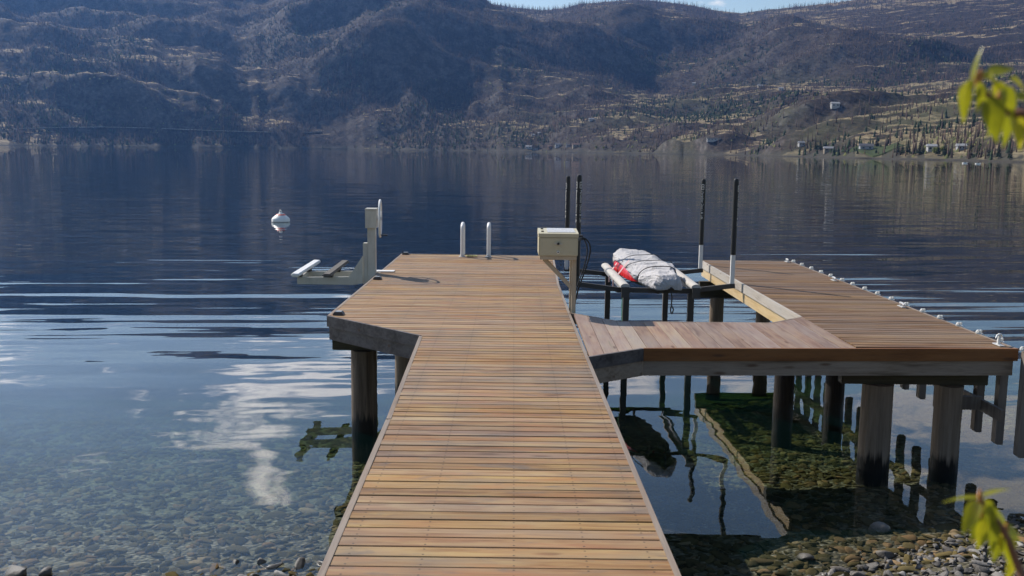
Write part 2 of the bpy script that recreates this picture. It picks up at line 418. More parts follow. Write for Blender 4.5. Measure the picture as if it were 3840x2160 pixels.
CZ, PITCH, ROLL = 4.044, math.atan(348.5 / 2504.4), 0.0126
cam = bpy.data.cameras.new('camera'); co = link(bpy.data.objects.new('camera', cam))
cam.sensor_width = 36; cam.lens = 35.0; cam.clip_start = 0.1; cam.clip_end = 30000
co.location = (0, 0, CZ)
co.rotation_euler = (Matrix.Rotation(math.pi / 2 - PITCH, 4, 'X') @ Matrix.Rotation(ROLL, 4, 'Z')).to_euler()
cam.dof.use_dof = True; cam.dof.focus_distance = 14.0; cam.dof.aperture_fstop = 4.5
scene.camera = co

scene.render.engine = 'CYCLES'
scene.view_settings.view_transform = 'Standard'; scene.view_settings.look = 'None'
scene.view_settings.exposure = 0.30; scene.view_settings.gamma = 1.0
try: scene.view_settings.use_curve_mapping = False
except Exception: pass
scene.cycles.use_denoising = True
scene.cycles.max_bounces = 8; scene.cycles.diffuse_bounces = 3; scene.cycles.glossy_bounces = 4
scene.cycles.transparent_max_bounces = 12; scene.cycles.volume_bounces = 0
scene.cycles.sample_clamp_indirect = 6.0

# ------------------------------------------------------------------ terrain
SHX = [-80, -30, -6, -4.2, -2.3, 0, 1.5, 2.7, 4.5, 5.8, 8, 14, 30, 80]
SHY = [5, 7, 8.45, 8.5, 8.95, 8.75, 8.6, 8.85, 9.85, 10.6, 11.6, 13.5, 17, 22]
def shore_y(x): return np.interp(x, SHX, SHY)
def ground_z(x, y):
    s = y - shore_y(x)
    z = np.interp(s, [-60, -30, -9.5, -4, 0, 8, 12, 18, 30, 60], [9.0, 6.5, 2.55, 0.80, 0.0, -0.72, -1.35, -2.7, -6.2, -14])
    z = z + (fbm(x * 0.9, y * 0.9, 3, 5) - 0.5) * 0.10 * np.clip(1 - np.abs(s) / 40, 0, 1)
    return z

def ground_mat():
    t = NT('gravel_bed')
    pos = t.n('TexCoord').outputs['Object']
    vo = t.n('TexVoronoi'); t.set(vo.inputs['Vector'], t.scale(pos, (1.0, 1.3, 1.0))); vo.inputs['Scale'].default_value = 16.0
    n = t.noise(pos, 1.2, 4, 0.6).outputs[0]
    r = t.n('SeparateColor', Color=vo.outputs['Color']).outputs[0]
    c1 = t.ramp(r, [(0.0, (0.05, 0.045, 0.03)), (0.4, (0.12, 0.10, 0.06)), (0.75, (0.17, 0.14, 0.09)), (1, (0.23, 0.21, 0.17))])
    c1 = t.mix(t.maprange(vo.outputs['Distance'], 0.3, 0.62, 0, 0.85), c1, (0.03, 0.026, 0.018, 1))
    z = t.n('SeparateXYZ', Vector=pos).outputs[2]
    deep = t.maprange(z, -2.2, -6.0)
    col = t.mix(t.maprange(n, 0.4, 0.7, 0, 0.5), c1, (0.10, 0.095, 0.05, 1))
    col = t.mix(deep, col, (0.06, 0.075, 0.06, 1))
    h = t.math('MULTIPLY', vo.outputs['Distance'], -1.0)
    return t.surf(t.princ(col, 0.8, 0.2, normal=t.bump(h, 0.8, 0.05)))
M['ground'] = ground_mat()

def grid_mesh(name, X, Y, Z, mat, smooth=True):
    ny, nx = X.shape
    V = np.stack([X, Y, Z], -1).reshape(-1, 3)
    i = np.arange(ny - 1)[:, None] * nx + np.arange(nx - 1)[None, :]
    F = np.stack([i, i + 1, i + 1 + nx, i + nx], -1).reshape(-1, 4)
    return npmesh(name, V, F, mat, smooth)

gx = np.concatenate([-np.geomspace(3000, 14, 40), np.linspace(-13, 13, 132), np.geomspace(14, 3000, 40)])
gy = np.concatenate([-np.geomspace(400, 5, 12), np.linspace(-4, 30, 172), np.geomspace(31, 3300, 50)])
X, Y = np.meshgrid(gx, gy)
Zg = ground_z(X, Y)
g = grid_mesh('ground', X, Y, Zg, M['ground'])
tag(g, 'pebbly lake bed rising to the gravel bank at the water edge', 'ground', kind='structure')

# hills across the lake ------------------------------------------------
RU = [-0.9, -0.5792, -0.5013, -0.3078, -0.1538, -0.0454, -0.0202, 0.0012, 0.0264, 0.0477, 0.065, 0.1172, 0.1564, 0.1732, 0.195, 0.2208, 0.2493, 0.3082, 0.3876, 0.4933, 0.5789, 0.9]
RE = [0.15, 0.1598, 0.1682, 0.1817, 0.1631, 0.1483, 0.1437, 0.141, 0.139, 0.1412, 0.1455, 0.1503, 0.147, 0.1453, 0.1407, 0.138, 0.1421, 0.1489, 0.1603, 0.1729, 0.1814, 0.19]
SU = [-0.9, -0.6, -0.511, -0.339, -0.166, 0.003, 0.179, 0.34, 0.508, 0.7, 0.9]
SY = [1500, 1640, 1720, 1960, 2060, 1850, 1417, 884, 600, 480, 420]
RIDGE = 3700.0
SPURS = [(-.13, 2350, -.02, 3450, 110, 340, 170), (.31, 2450, .215, 3450, 80, 260, 150), (-.40, 2100, -.33, 3200, 45, 260, 180), (.09, 2700, .13, 3450, 60, 220, 140)]
MOUNDS = [(.256, 2050, 150, 110, 42), (.165, 1480, 85, 60, 26), (.205, 1385, 70, 45, 28), (.10, 1900, 120, 80, 20), (-.30, 2290, 230, 95, 36), (-.235, 2230, 230, 70, 24), (-.37, 2100, 170, 80, 24),
          (-.175, 2650, 170, 90, 30), (-.10, 2900, 160, 100, 30), (-.42, 2400, 170, 90, 34), (-.22, 3000, 220, 110, 40), (-.46, 1950, 120, 60, 18), (-.27, 2090, 180, 45, 14), (.33, 1500, 130, 90, 26), (.42, 1150, 110, 80, 24), (.36, 2300, 180, 140, 40), (.05, 2700, 160, 130, 34), (.15, 2900, 180, 130, 40)]
_r = random.Random(41)
for _k in range(170):
    u_ = _r.uniform(-.62, .62); s_ = _r.uniform(.055, .66)
    ys_ = float(np.interp(u_, SU, SY)); y_ = ys_ + (RIDGE - ys_) * s_
    wgt = (1.0 if u_ < -.10 else (.40 if u_ < .07 else .62)) * (.55 + .45 * min(1, s_ / .1))
    sc_ = y_ / 2300.0
    MOUNDS.append((u_, y_, _r.uniform(80, 230) * sc_, _r.uniform(36, 78) * sc_, _r.uniform(10, 34) * wgt * (.6 + .4 * sc_)))
def hills_z(x, y):
    u = x / y
    ys = np.interp(u, SU, SY) * (1 + 0.05 * (fbm(u * 30, u * 0 + 3, 3, 77) - 0.5))
    yr = RIDGE + 500 * (vnoise(u * 3.1 + 4, u * 0, 21) - 0.5)
    s = (y - ys) / (yr - ys)
    rid = (np.interp(u, RU, RE) - 0.0028) * yr
    gl = np.interp(s, [-0.2, 0, 0.04, 0.12, 0.3, 0.55, 0.8, 1.0, 1.3], [-0.06, 0, 0.035, 0.10, 0.31, 0.60, 0.83, 1.0, 0.80])
    gr = np.interp(s, [-0.2, 0, 0.04, 0.12, 0.25, 0.38, 0.48, 0.62, 0.8, 1.0, 1.3], [-0.04, 0, 0.028, 0.065, 0.125, 0.175, 0.24, 0.46, 0.78, 1.0, 0.80])
    wr = sst(-0.02, 0.16, u)
    base = rid * (gl * (1 - wr) + gr * wr)
    sc = np.clip(s, 0, 1)
    env = sst(0.0, 0.16, sc) * (1 - 0.95 * sst(0.42, 0.84, sc))
    envr = 0.75 + 0.25 * (1 - wr)
    # warped diagonal spurs and gullies
    wx = (fbm(x / 420, y / 420, 3, 31) - 0.5) * 260; wy = (fbm(x / 420 + 9, y / 420 - 4, 3, 41) - 0.5) * 260
    q = (x + wx + (y + wy) * 0.9) / 1.35; r = (x + wx - (y + wy)) / 1.41
    big = ridged(q / 560.0 + 0.3, r / 1500.0, 2, 51)
    z = base + env * envr * 62 * (big - 0.55)
    for (au, ay, bu, by_, hh, sl_w, sr_w) in SPURS:
        ax_, bx_ = au * ay, bu * by_
        ddx, ddy = bx_ - ax_, by_ - ay; LL = math.hypot(ddx, ddy); ddx /= LL; ddy /= LL
        xx, yy_ = x + wx * .5 - ax_, y + wy * .5 - ay
        along = (xx * ddx + yy_ * ddy) / LL; across = xx * ddy - yy_ * ddx
        wd = np.where(across > 0, sr_w, sl_w)
        z = z + hh * np.exp(-np.abs(across / wd) ** 1.7) * sst(-.25, .12, along) * sst(.80, .40, along)
    mid = ridged((q + wx * 0.3) / 170.0, r / 420.0, 3, 61)
    z = z + env * envr * 26 * (mid - 0.5)
    knob = ridged((x + wx * .6) / 210.0, (y + wy * .6) / 120.0, 3, 71)
    e2 = sst(0.01, 0.10, sc) * (1 - 0.80 * sst(0.55, 0.95, sc))
    z = z + e2 * 12 * (knob - 0.5)
    # benches: flat treads and steep fronts
    step = 46.0
    lv = (z + 40 * (fbm(x / 330, y / 330, 3, 91) - 0.5)) / step
    fr = lv - np.floor(lv)
    terr = (sst(0.45, 1.0, fr) - fr) * step
    z = z + terr * 0.16 * e2 * sst(0.35, 0.6, fbm(x / 500, y / 500, 2, 93))
    for (mu_, my_, rx_, ry_, mh_) in MOUNDS:
        dd = ((x - mu_ * my_ + wx * .25) / rx_) ** 2 + ((y - my_ + wy * .25) / ry_) ** 2
        wgt_ = np.exp(-np.minimum(dd, 8.0) ** 1.7)
        z = z + wgt_ * (mh_ * .75 - (0.80 * float(np.interp(mu_, RU, RE)) * RIDGE / (RIDGE - float(np.interp(mu_, SU, SY))) if mu_ < .05 else .12) * min(1.0, (my_ - float(np.interp(mu_, SU, SY))) / 380.0) * (y - my_))
    fine = ridged(x / 46.0 + wx / 90, y / 34.0 + wy / 90, 3, 101)
    z = z + e2 * 7.0 * (fine - 0.5) + sst(0, .03, sc) * 4.0 * (fbm(x / 17.0, y / 12.0, 2, 111) - 0.5)
    z = np.where(s < 0.0, np.minimum(z, -0.5 + s * 900), np.maximum(z, 0.5 + np.minimum(s * 160, 6.0)))
    return z

uu = np.linspace(-0.66, 0.66, 720)
tt = np.linspace(0, 1, 560)
UU, TT = np.meshgrid(uu, tt)
ysg = np.interp(UU, SU, SY) * 0.955
YY = ysg + (4700 - ysg) * (TT ** 1.35)
XX = UU * YY
HZ = hills_z(XX, YY)

def hill_mat():
    t = NT('burnt_hillside')
    pos = t.n('TexCoord').outputs['Object']
    geo = t.n('NewGeometry')
    nz = t.n('SeparateXYZ', Vector=geo.outputs['Normal']).outputs[2]
    n1 = t.noise(pos, 0.006, 4, 0.6).outputs[0]
    n2 = t.noise(pos, 0.035, 4, 0.65).outputs[0]
    n3 = t.noise(t.scale(pos, (1, 0.6, 1.2)), 0.16, 4, 0.7).outputs[0]
    grass = t.ramp(n3, [(0.3, (0.08, 0.058, 0.032)), (0.5, (0.22, 0.165, 0.092)), (0.7, (0.42, 0.335, 0.21))])
    rock = t.ramp(n3, [(0.3, (0.05, 0.042, 0.037)), (0.6, (0.11, 0.096, 0.086)), (0.75, (0.20, 0.18, 0.165))])
    burn = t.ramp(n3, [(0.3, (0.012, 0.009, 0.008)), (0.55, (0.045, 0.033, 0.025)), (0.8, (0.11, 0.08, 0.058))])
    x = t.n('SeparateXYZ', Vector=pos).outputs[0]
    y = t.n('SeparateXYZ', Vector=pos).outputs[1]
    z = t.n('SeparateXYZ', Vector=pos).outputs[2]
    flat = t.maprange(nz, 0.91, 0.995)
    low = t.math('MULTIPLY', t.maprange(z, 260, 60), t.maprange(x, -300, 350))
    f = t.math('ADD', t.math('MULTIPLY', flat, 0.75), t.math('MULTIPLY', t.math('SUBTRACT', n2, 0.5), 1.1))
    f = t.math('ADD', f, t.math('MULTIPLY', t.math('SUBTRACT', n1, 0.5), 1.3))
    meadow = t.math('MULTIPLY', t.maprange(z, 420, 180), t.maprange(x, -180, -380))
    f = t.math('ADD', f, t.math('MULTIPLY', meadow, 0.22))
    f = t.math('ADD', f, t.math('MULTIPLY', low, 0.22))
    gm = t.maprange(f, 0.47, 0.66)
    col = t.mix(gm, burn, grass)
    col = t.mix(t.math('MULTIPLY', t.maprange(nz, 0.86, 0.70), t.maprange(n2, 0.42, 0.6)), col, rock)
    col = t.mix(t.math('MULTIPLY', low, t.maprange(n1, 0.45, 0.65, 0, 0.55)), col, (0.09, 0.095, 0.04, 1))
    col = t.mix(t.maprange(t.math('ADD', z, t.math('MULTIPLY', n2, 14.0)), 16.0, 8.0), col, t.mix(0.7, col, (0.05, 0.048, 0.035, 1)))
    col = t.mix(t.maprange(z, 1.5, 0.9), col, (0.045, 0.04, 0.032, 1))
    return t.surf(t.princ(col, 0.9, 0.1, normal=t.bump(n3, 0.8, 1.6)))
M['hill'] = hill_mat()
hl = grid_mesh('hills', XX, YY, HZ, M['hill'])
tag(hl, 'long burnt mountainside across the lake with pale grassy benches', 'mountain', kind='structure')

# forests on the hillside ------------------------------------------------
def cones(name, P, H, Rd, mat, sides=5, tiers=1, jit=0.25, lab='', cat='trees'):
    n = len(P); Vs = []; Fs = []; off = 0
    for tr in range(tiers):
        a0 = tr / tiers * 0.8; a1 = 1.0 if tr == tiers - 1 else a0 + 1.35 / tiers
        rr = Rd * (1 - a0 * 0.75)
        ang = rng.random((n, 1)) * 6.28 + np.arange(sides)[None, :] * 2 * math.pi / sides
        rad = rr[:, None] * (1 - jit + 2 * jit * rng.random((n, sides)))
        V = np.zeros((n, sides + 1, 3))
        V[:, :sides, 0] = P[:, None, 0] + rad * np.cos(ang); V[:, :sides, 1] = P[:, None, 1] + rad * np.sin(ang)
        V[:, :sides, 2] = P[:, None, 2] + H[:, None] * (a0 + 0.06 * (rng.random((n, sides)) - .5)) - (0.6 if tr == 0 else 0)
        V[:, sides, 0] = P[:, 0] + (rng.random(n) - .5) * Rd * .3; V[:, sides, 1] = P[:, 1]
        V[:, sides, 2] = P[:, 2] + H * min(a1, 1.0)
        b = (np.arange(n) * (sides + 1))[:, None, None] + off
        tri = np.array([[k, (k + 1) % sides, sides] for k in range(sides)])[None]
        Fs.append((b + tri).reshape(-1, 3)); Vs.append(V.reshape(-1, 3)); off += n * (sides + 1)
    o = npmesh(name, np.concatenate(Vs), np.concatenate(Fs), mat)
    return tag(o, lab, cat, kind='stuff')

def tree_mat(name, a, b):
    t = NT(name)
    r = t.n('NewGeometry').outputs['Random Per Island']
    pos = t.n('TexCoord').outputs['Object']
    n = t.noise(pos, 0.7, 2, 0.6).outputs[0]
    col = t.ramp(t.math('ADD', t.math('MULTIPLY', r, 0.7), t.math('MULTIPLY', n, 0.3)), [(0.1, a), (0.9, b)])
    return t.surf(t.princ(col, 0.9, 0.1))
M['snag'] = tree_mat('charred_trunks', (0.026, 0.020, 0.017), (0.135, 0.092, 0.070))
M['conifer'] = tree_mat('conifer_needles', (0.014, 0.024, 0.014), (0.045, 0.062, 0.030))
M['shrub'] = tree_mat('spring_shrub', (0.05, 0.06, 0.025), (0.17, 0.17, 0.06))

def scatter(n, fn):
    t = rng.random(n) ** 0.75; u = (rng.random(n) - .5) * 1.26
    ys = np.interp(u, SU, SY)
    y = ys + 8 + (4150 - ys) * t ** 1.35; x = u * y
    keep = rng.random(n) < fn(x, y)
    x = x[keep]; y = y[keep]
    z = hills_z(x, y)
    ok = z > 1.0
    return np.stack([x[ok], y[ok], z[ok]], -1)
def slope(x, y):
    e = 6.0
    return np.hypot(hills_z(x + e, y) - hills_z(x - e, y), hills_z(x, y + e) - hills_z(x, y - e)) / (2 * e)
def dens_snag(x, y):
    d = sst(0.35, 0.62, fbm(x / 170, y / 130, 4, 131)) * 0.85 + 0.10
    d = d * (1 - 0.62 * sst(150, 60, hills_z(x, y)) * sst(.08, .25, x / y))
    return d * (0.22 + 0.78 * sst(0.14, 0.42, slope(x, y)))
def dens_con(x, y):
    z = hills_z(x, y)
    d = sst(0.50, 0.68, fbm(x / 190 + 40, y / 190, 3, 141)) * (1 - 0.75 * sst(150, 420, z))
    return (d * (0.35 + 0.65 * sst(0.1, 0.4, slope(x, y))) + 0.03) * (1 - 0.55 * sst(.18, .38, x / y) * sst(120, 50, z))
P = scatter(170000, dens_snag)
H = 6 + 9 * rng.random(len(P)) + 6 * (P[:, 1] > 3350); cones('burnt_forest', P, H, 0.35 + 0.6 * rng.random(len(P)), M['snag'], 4, 1, 0.3, 'bare burnt forest of thin charred trunks covering the mountainside', 'forest')
P = scatter(85000, dens_con)
H = 4.0 + 6.5 * rng.random(len(P)) ** 1.5; cones('conifer_forest', P, H, 1.1 + 1.2 * rng.random(len(P)), M['conifer'], 5, 2, 0.4, 'scattered dark green conifer woods on the lower hillside', 'forest')
P = scatter(26000, lambda x, y: sst(0.45, 0.62, fbm(x / 90 + 11, y / 90, 3, 151)) * (1 - sst(60, 300, hills_z(x, y))) * 0.8)
H = 1.2 + 2.5 * rng.random(len(P)); cones('hillside_scrub', P, H, 1.0 + 1.6 * rng.random(len(P)), M['shrub'], 5, 1, 0.4, 'low olive scrub growing on the grassy lower slopes', 'scrub')

# ------------------------------------------------------------------ water
def water_mat():
    t = NT('lake_water')
    pos = t.n('TexCoord').outputs['Object']
    xyz = t.n('SeparateXYZ', Vector=pos)
    x, y = xyz.outputs[0], xyz.outputs[1]
    tl = t.n('CombineXYZ'); t.set(tl.inputs[0], x); t.set(tl.inputs[1], t.math('ADD', y, t.math('MULTIPLY', x, -0.10))); tilt = tl.outputs[0]
    def slopes(sx, sy, amp_x, amp_y, off, detail=2):
        p = t.vmath('ADD', t.scale(tilt, (sx, sy, 0)), (off, off * 0.7, 0))
        c = t.n('SeparateColor', Color=t.noise(p, 1.0, detail, 0.5).outputs[1])
        return (t.math('MULTIPLY', t.math('SUBTRACT', c.outputs[0], 0.5), amp_x), t.math('MULTIPLY', t.math('SUBTRACT', c.outputs[1], 0.5), amp_y))
    # calm pocket near the shore and between the docks
    calm = t.maprange(y, 13.0, 21.5, 0.10, 1.0, True)
    inner = t.math('MULTIPLY', t.maprange(x, 0.3, 1.5, 0, 1, True), t.maprange(x, 8.5, 6.0, 0, 1, True))
    inner = t.math('MULTIPLY', inner, t.maprange(y, 21.0, 15.0, 0, 1, True))
    calm = t.math('MULTIPLY', calm, t.math('SUBTRACT', 1.0, t.math('MULTIPLY', inner, 0.45)))
    a = slopes(0.15, 1.75, 0.012, 0.135, 3.1, 2)
    b = slopes(0.55, 2.4, 0.020, 0.040, 11.7, 2)
    c = slopes(1.6, 7.0, 0.016, 0.026, 23.9, 2)
    d = slopes(0.34, 1.6, 0.016, 0.024, 41.3, 2)
    e = slopes(0.95, 1.5, 0.050, 0.026, 67.9, 2)
    near = t.maprange(y, 17.0, 26.0, 1.0, 0.0, True)
    dl = t.math('ADD', 0.36, t.math('MULTIPLY', t.maprange(x, 0.6, -0.6, 0, 1, True), 1.3))
    gust = t.maprange(t.noise(t.scale(pos, (0.02, 0.05, 0)), 1.0, 3, 0.6).outputs[0], 0.42, 0.62, 0.15, 1.0, True)
    far = t.maprange(y, 24.0, 80.0, 0.05, 1.0, True)
    def tot(i):
        s = t.math('MULTIPLY', t.math('MULTIPLY', a[i], calm), t.maprange(y, 26.0, 60.0, 1.0, 0.55, True))
        s = t.math('ADD', s, t.math('MULTIPLY', t.math('MULTIPLY', b[i], calm), t.math('MULTIPLY', gust, far)))
        s = t.math('ADD', s, t.math('MULTIPLY', t.math('MULTIPLY', c[i], gust), t.math('MULTIPLY', far, 0.8)))
        return t.math('ADD', t.math('ADD', s, t.math('MULTIPLY', d[i], dl)), t.math('MULTIPLY', e[i], near))
    cm = t.n('CombineXYZ'); t.set(cm.inputs[0], tot(0)); t.set(cm.inputs[1], tot(1)); cm.inputs[2].default_value = 1.0
    nrm = t.vmath('NORMALIZE', cm.outputs[0])
    inc = t.n('NewGeometry').outputs['Incoming']
    cs = t.math('ABSOLUTE', t.vmath('DOT_PRODUCT', inc, nrm))
    fr = t.math('ADD', 0.02, t.math('MULTIPLY', 0.98, t.math('POWER', t.math('SUBTRACT', 1.0, cs, clamp=True), 5.0)), clamp=True)
    gl = t.n('BsdfGlossy', Roughness=0.0, Color=(1, 1, 1, 1)); t.set(gl.inputs['Normal'], nrm)
    tr = t.n('BsdfTransparent', Color=(0.97, 0.985, 0.98, 1))
    df = t.n('BsdfDiffuse', Color=(0.05, 0.46, 0.50, 1))
    body = t.n('MixShader', Fac=0.007); t.t.links.new(tr.outputs[0], body.inputs[1]); t.t.links.new(df.outputs[0], body.inputs[2])
    mx = t.n('MixShader'); t.t.links.new(fr, mx.inputs[0]); t.t.links.new(body.outputs[0], mx.inputs[1]); t.t.links.new(gl.outputs[0], mx.inputs[2])
    va = t.n('VolumeAbsorption', Color=(0.40, 0.60, 0.26, 1), Density=0.72)
    return t.surf(mx.outputs[0], va.outputs[0])
M['water'] = water_mat()
wb = MB().box(-3200, 3200, 4.0, 3200, -16.0, 0.0).build('lake_water', M['water'])
tag(wb, 'calm dark blue lake reflecting the mountain and the clouds', 'lake', kind='structure')

# haze ------------------------------------------------
def haze_mat():
    t = NT('blue_haze')
    v = t.n('VolumePrincipled', Color=(0.19, 0.43, 1.0, 1), Density=0.000052, Anisotropy=0.5)
    t.t.links.new(v.outputs[0], t.out.inputs[1])
    return t.m
M['haze'] = haze_mat()
hz = MB().box(-3600, 3600, -420, 5000, -18.5, 1150).build('haze', M['haze'])
tag(hz, 'blue haze hanging over the lake and mountainside', 'haze', kind='stuff')

# ------------------------------------------------------------------ stones
_bm = bmesh.new(); bmesh.ops.create_icosphere(_bm, subdivisions=2, radius=1.0)
ICO_V = np.array([v.co[:] for v in _bm.verts]); ICO_F = np.array([[v.index for v in f.verts] for f in _bm.faces]); _bm.free()
def stones(P, S, flat, seed, cuts=7, lo=.28, hi=.66):
    """angular stones: spheres cut by random planes"""
    r = np.random.default_rng(seed); n = len(P)
    V = np.repeat(ICO_V[None], n, 0)
    for k in range(cuts):
        d = r.normal(size=(n, 1, 3)); d /= np.linalg.norm(d, axis=2, keepdims=True)
        lim = lo + (hi - lo) * r.random((n, 1, 1))
        over = np.maximum((V * d).sum(2, keepdims=True) - lim, 0); V = V - over * d
    sc = np.stack([0.8 + 0.7 * r.random(n), 0.6 + 0.4 * r.random(n), flat * (0.6 + 0.7 * r.random(n))], -1) * S[:, None]
    V = V * sc[:, None, :]
    tx = (r.random((n, 1)) - .5) * 0.9; c, s = np.cos(tx), np.sin(tx)
    y, z = V[:, :, 1] * c - V[:, :, 2] * s, V[:, :, 1] * s + V[:, :, 2] * c; V[:, :, 1], V[:, :, 2] = y, z
    a = r.random((n, 1)) * 6.28; c, s = np.cos(a), np.sin(a)
    x, y = V[:, :, 0] * c - V[:, :, 1] * s, V[:, :, 0] * s + V[:, :, 1] * c; V[:, :, 0], V[:, :, 1] = x, y
    V = V + P[:, None, :]
    F = (np.arange(n)[:, None, None] * len(ICO_V) + ICO_F[None]).reshape(-1, 3)
    return V.reshape(-1, 3), F

def stone_mat(name, stops, rough=0.75, spec=0.3, moss=None, wetspec=0.3):
    t = NT(name)
    r = t.n('NewGeometry').outputs['Random Per Island']
    pos = t.n('TexCoord').outputs['Object']
    n = t.noise(pos, 22.0, 4, 0.65).outputs[0]
    n2 = t.noise(pos, 90.0, 3, 0.6).outputs[0]
    col = t.ramp(r, stops)
    col = t.mix(t.maprange(n, 0.5, 0.75, 0, 0.5), col, t.mix(0.6, col, (0.04, 0.035, 0.03, 1)))
    col = t.mix(t.maprange(n2, 0.58, 0.75, 0, 0.35), col, (0.5, 0.48, 0.44, 1) if moss is None else (*moss, 1))
    z = t.n('SeparateXYZ', Vector=pos).outputs[2]
    wet = t.maprange(t.math('ADD', z, t.math('MULTIPLY', n, 0.05)), 0.035, 0.085, 1, 0)
    col = t.mix(wet, col, t.mix(0.5, col, (0.03, 0.026, 0.016, 1)))
    return t.surf(t.princ(col, t.maprange(wet, 0, 1, rough, wetspec), spec, normal=t.bump(t.math('ADD', n, t.math('MULTIPLY', n2, 0.4)), 0.5, 0.012)))
M['stone_dry'] = stone_mat('grey_beach_stone', [(0, (0.06, 0.055, 0.05)), (0.3, (0.13, 0.12, 0.108)), (0.6, (0.195, 0.18, 0.163)), (0.8, (0.12, 0.103, 0.086)), (1, (0.36, 0.345, 0.32))])
M['stone_wet'] = stone_mat('wet_dark_stone', [(0, (0.05, 0.046, 0.042)), (1, (0.11, 0.10, 0.09))], 0.6, 0.25, None, 0.5)
M['stone_bed'] = stone_mat('brown_lakebed_stone', [(0, (0.03, 0.027, 0.013)), (0.25, (0.085, 0.070, 0.030)), (0.5, (0.155, 0.117, 0.050)), (0.7, (0.065, 0.062, 0.036)), (0.88, (0.27, 0.165, 0.08)), (1, (0.36, 0.28, 0.17))], 0.8, 0.0, (0.16, 0.14, 0.06), 0.8)

def bed_pts(n, y0, y1, cond):
    y = np.sqrt(y0 ** 2 + (y1 ** 2 - y0 ** 2) * rng.random(n)); x = (rng.random(n) - .5) * 2 * 0.57 * y
    k = cond(x, y); x = x[k]; y = y[k]
    return np.stack([x, y, ground_z(x, y)], -1)
P = bed_pts(21000, 8.0, 20.0, lambda x, y: (y - shore_y(x) > -0.5) & ~((np.abs(x) < 0.7) & (y < 11)))
S = 0.036 + 0.066 * rng.random(len(P)) ** 2.0 + 0.06 * (rng.random(len(P)) > 0.97)
V, F = stones(P + np.array([0, 0, 0.006]), S, 0.30, 3, 8, .35, .75)
o = npmesh('lakebed_pebbles', V, F, M['stone_bed']); tag(o, 'brown and olive pebbles covering the shallow lake bed', 'pebbles', kind='stuff')
P = bed_pts(9000, 7.6, 13.5, lambda x, y: (y - shore_y(x) < 0.25 + 0.3 * (vnoise(x * 1.4, y * 1.4, 8) - .5)) & (y - shore_y(x) > -2.2) & (x > 1.4))
P2 = bed_pts(2600, 7.4, 9.6, lambda x, y: (y - shore_y(x) < 0.04) & (x < -1.2) & (x > -2.6))
P = np.concatenate([P, P2])
S = 0.026 + 0.058 * rng.random(len(P)) ** 2.2
V, F = stones(P + np.stack([0 * S, 0 * S, 0.35 * S], -1), S * 1.25, 0.62, 4, 12, .18, .62)
o = npmesh('beach_stones', V, F, M['stone_dry']); tag(o, 'pale grey angular stones piled along the dry shore', 'stones', kind='stuff')

# single rocks standing out of the water
ROCKS = [(-4.66, 8.93, 0.20, 'wide wet dark rock at the water edge, far left corner of the shore'),
         (-4.38, 8.98, 0.10, 'low black rock tapering into the water right of the wide corner rock'),
         (-2.68, 9.32, 0.085, 'small dark rock standing alone in the shallow water left of the ramp stones'),
         (-2.42, 9.33, 0.10, 'pale topped rock in the shallows left of the ramp'),
         (-2.27, 9.22, 0.10, 'grey rock half in water beside the pale topped rock'),
         (-2.02, 9.24, 0.12, 'largest dark rock of the heap near the ramp edge'),
         (-1.80, 9.27, 0.10, 'rock of the heap nearest to the ramp side'),
         (-3.42, 9.16, 0.035, 'tiny dark stone poking out of the water alone'),
         (3.00, 9.6, 0.09, 'broad grey slab lying in the shallows by the right shore'),
         (4.05, 10.45, 0.10, 'pale stone at the water line of the right beach')]
for i, (x, y, s, lab) in enumerate(ROCKS):
    pz = float(ground_z(np.array([x]), np.array([y]))[0])
    V, F = stones(np.array([[x, y, max(pz, -0.08) + s * 0.28]]), np.array([s]), 0.7, 200 + i)
    o = npmesh('shore_rock', V, F, M['stone_wet'] if i in (0, 1, 2, 5, 7, 8) else M['stone_dry'])
    tag(o, lab, 'rock', 'rocks at the water edge')

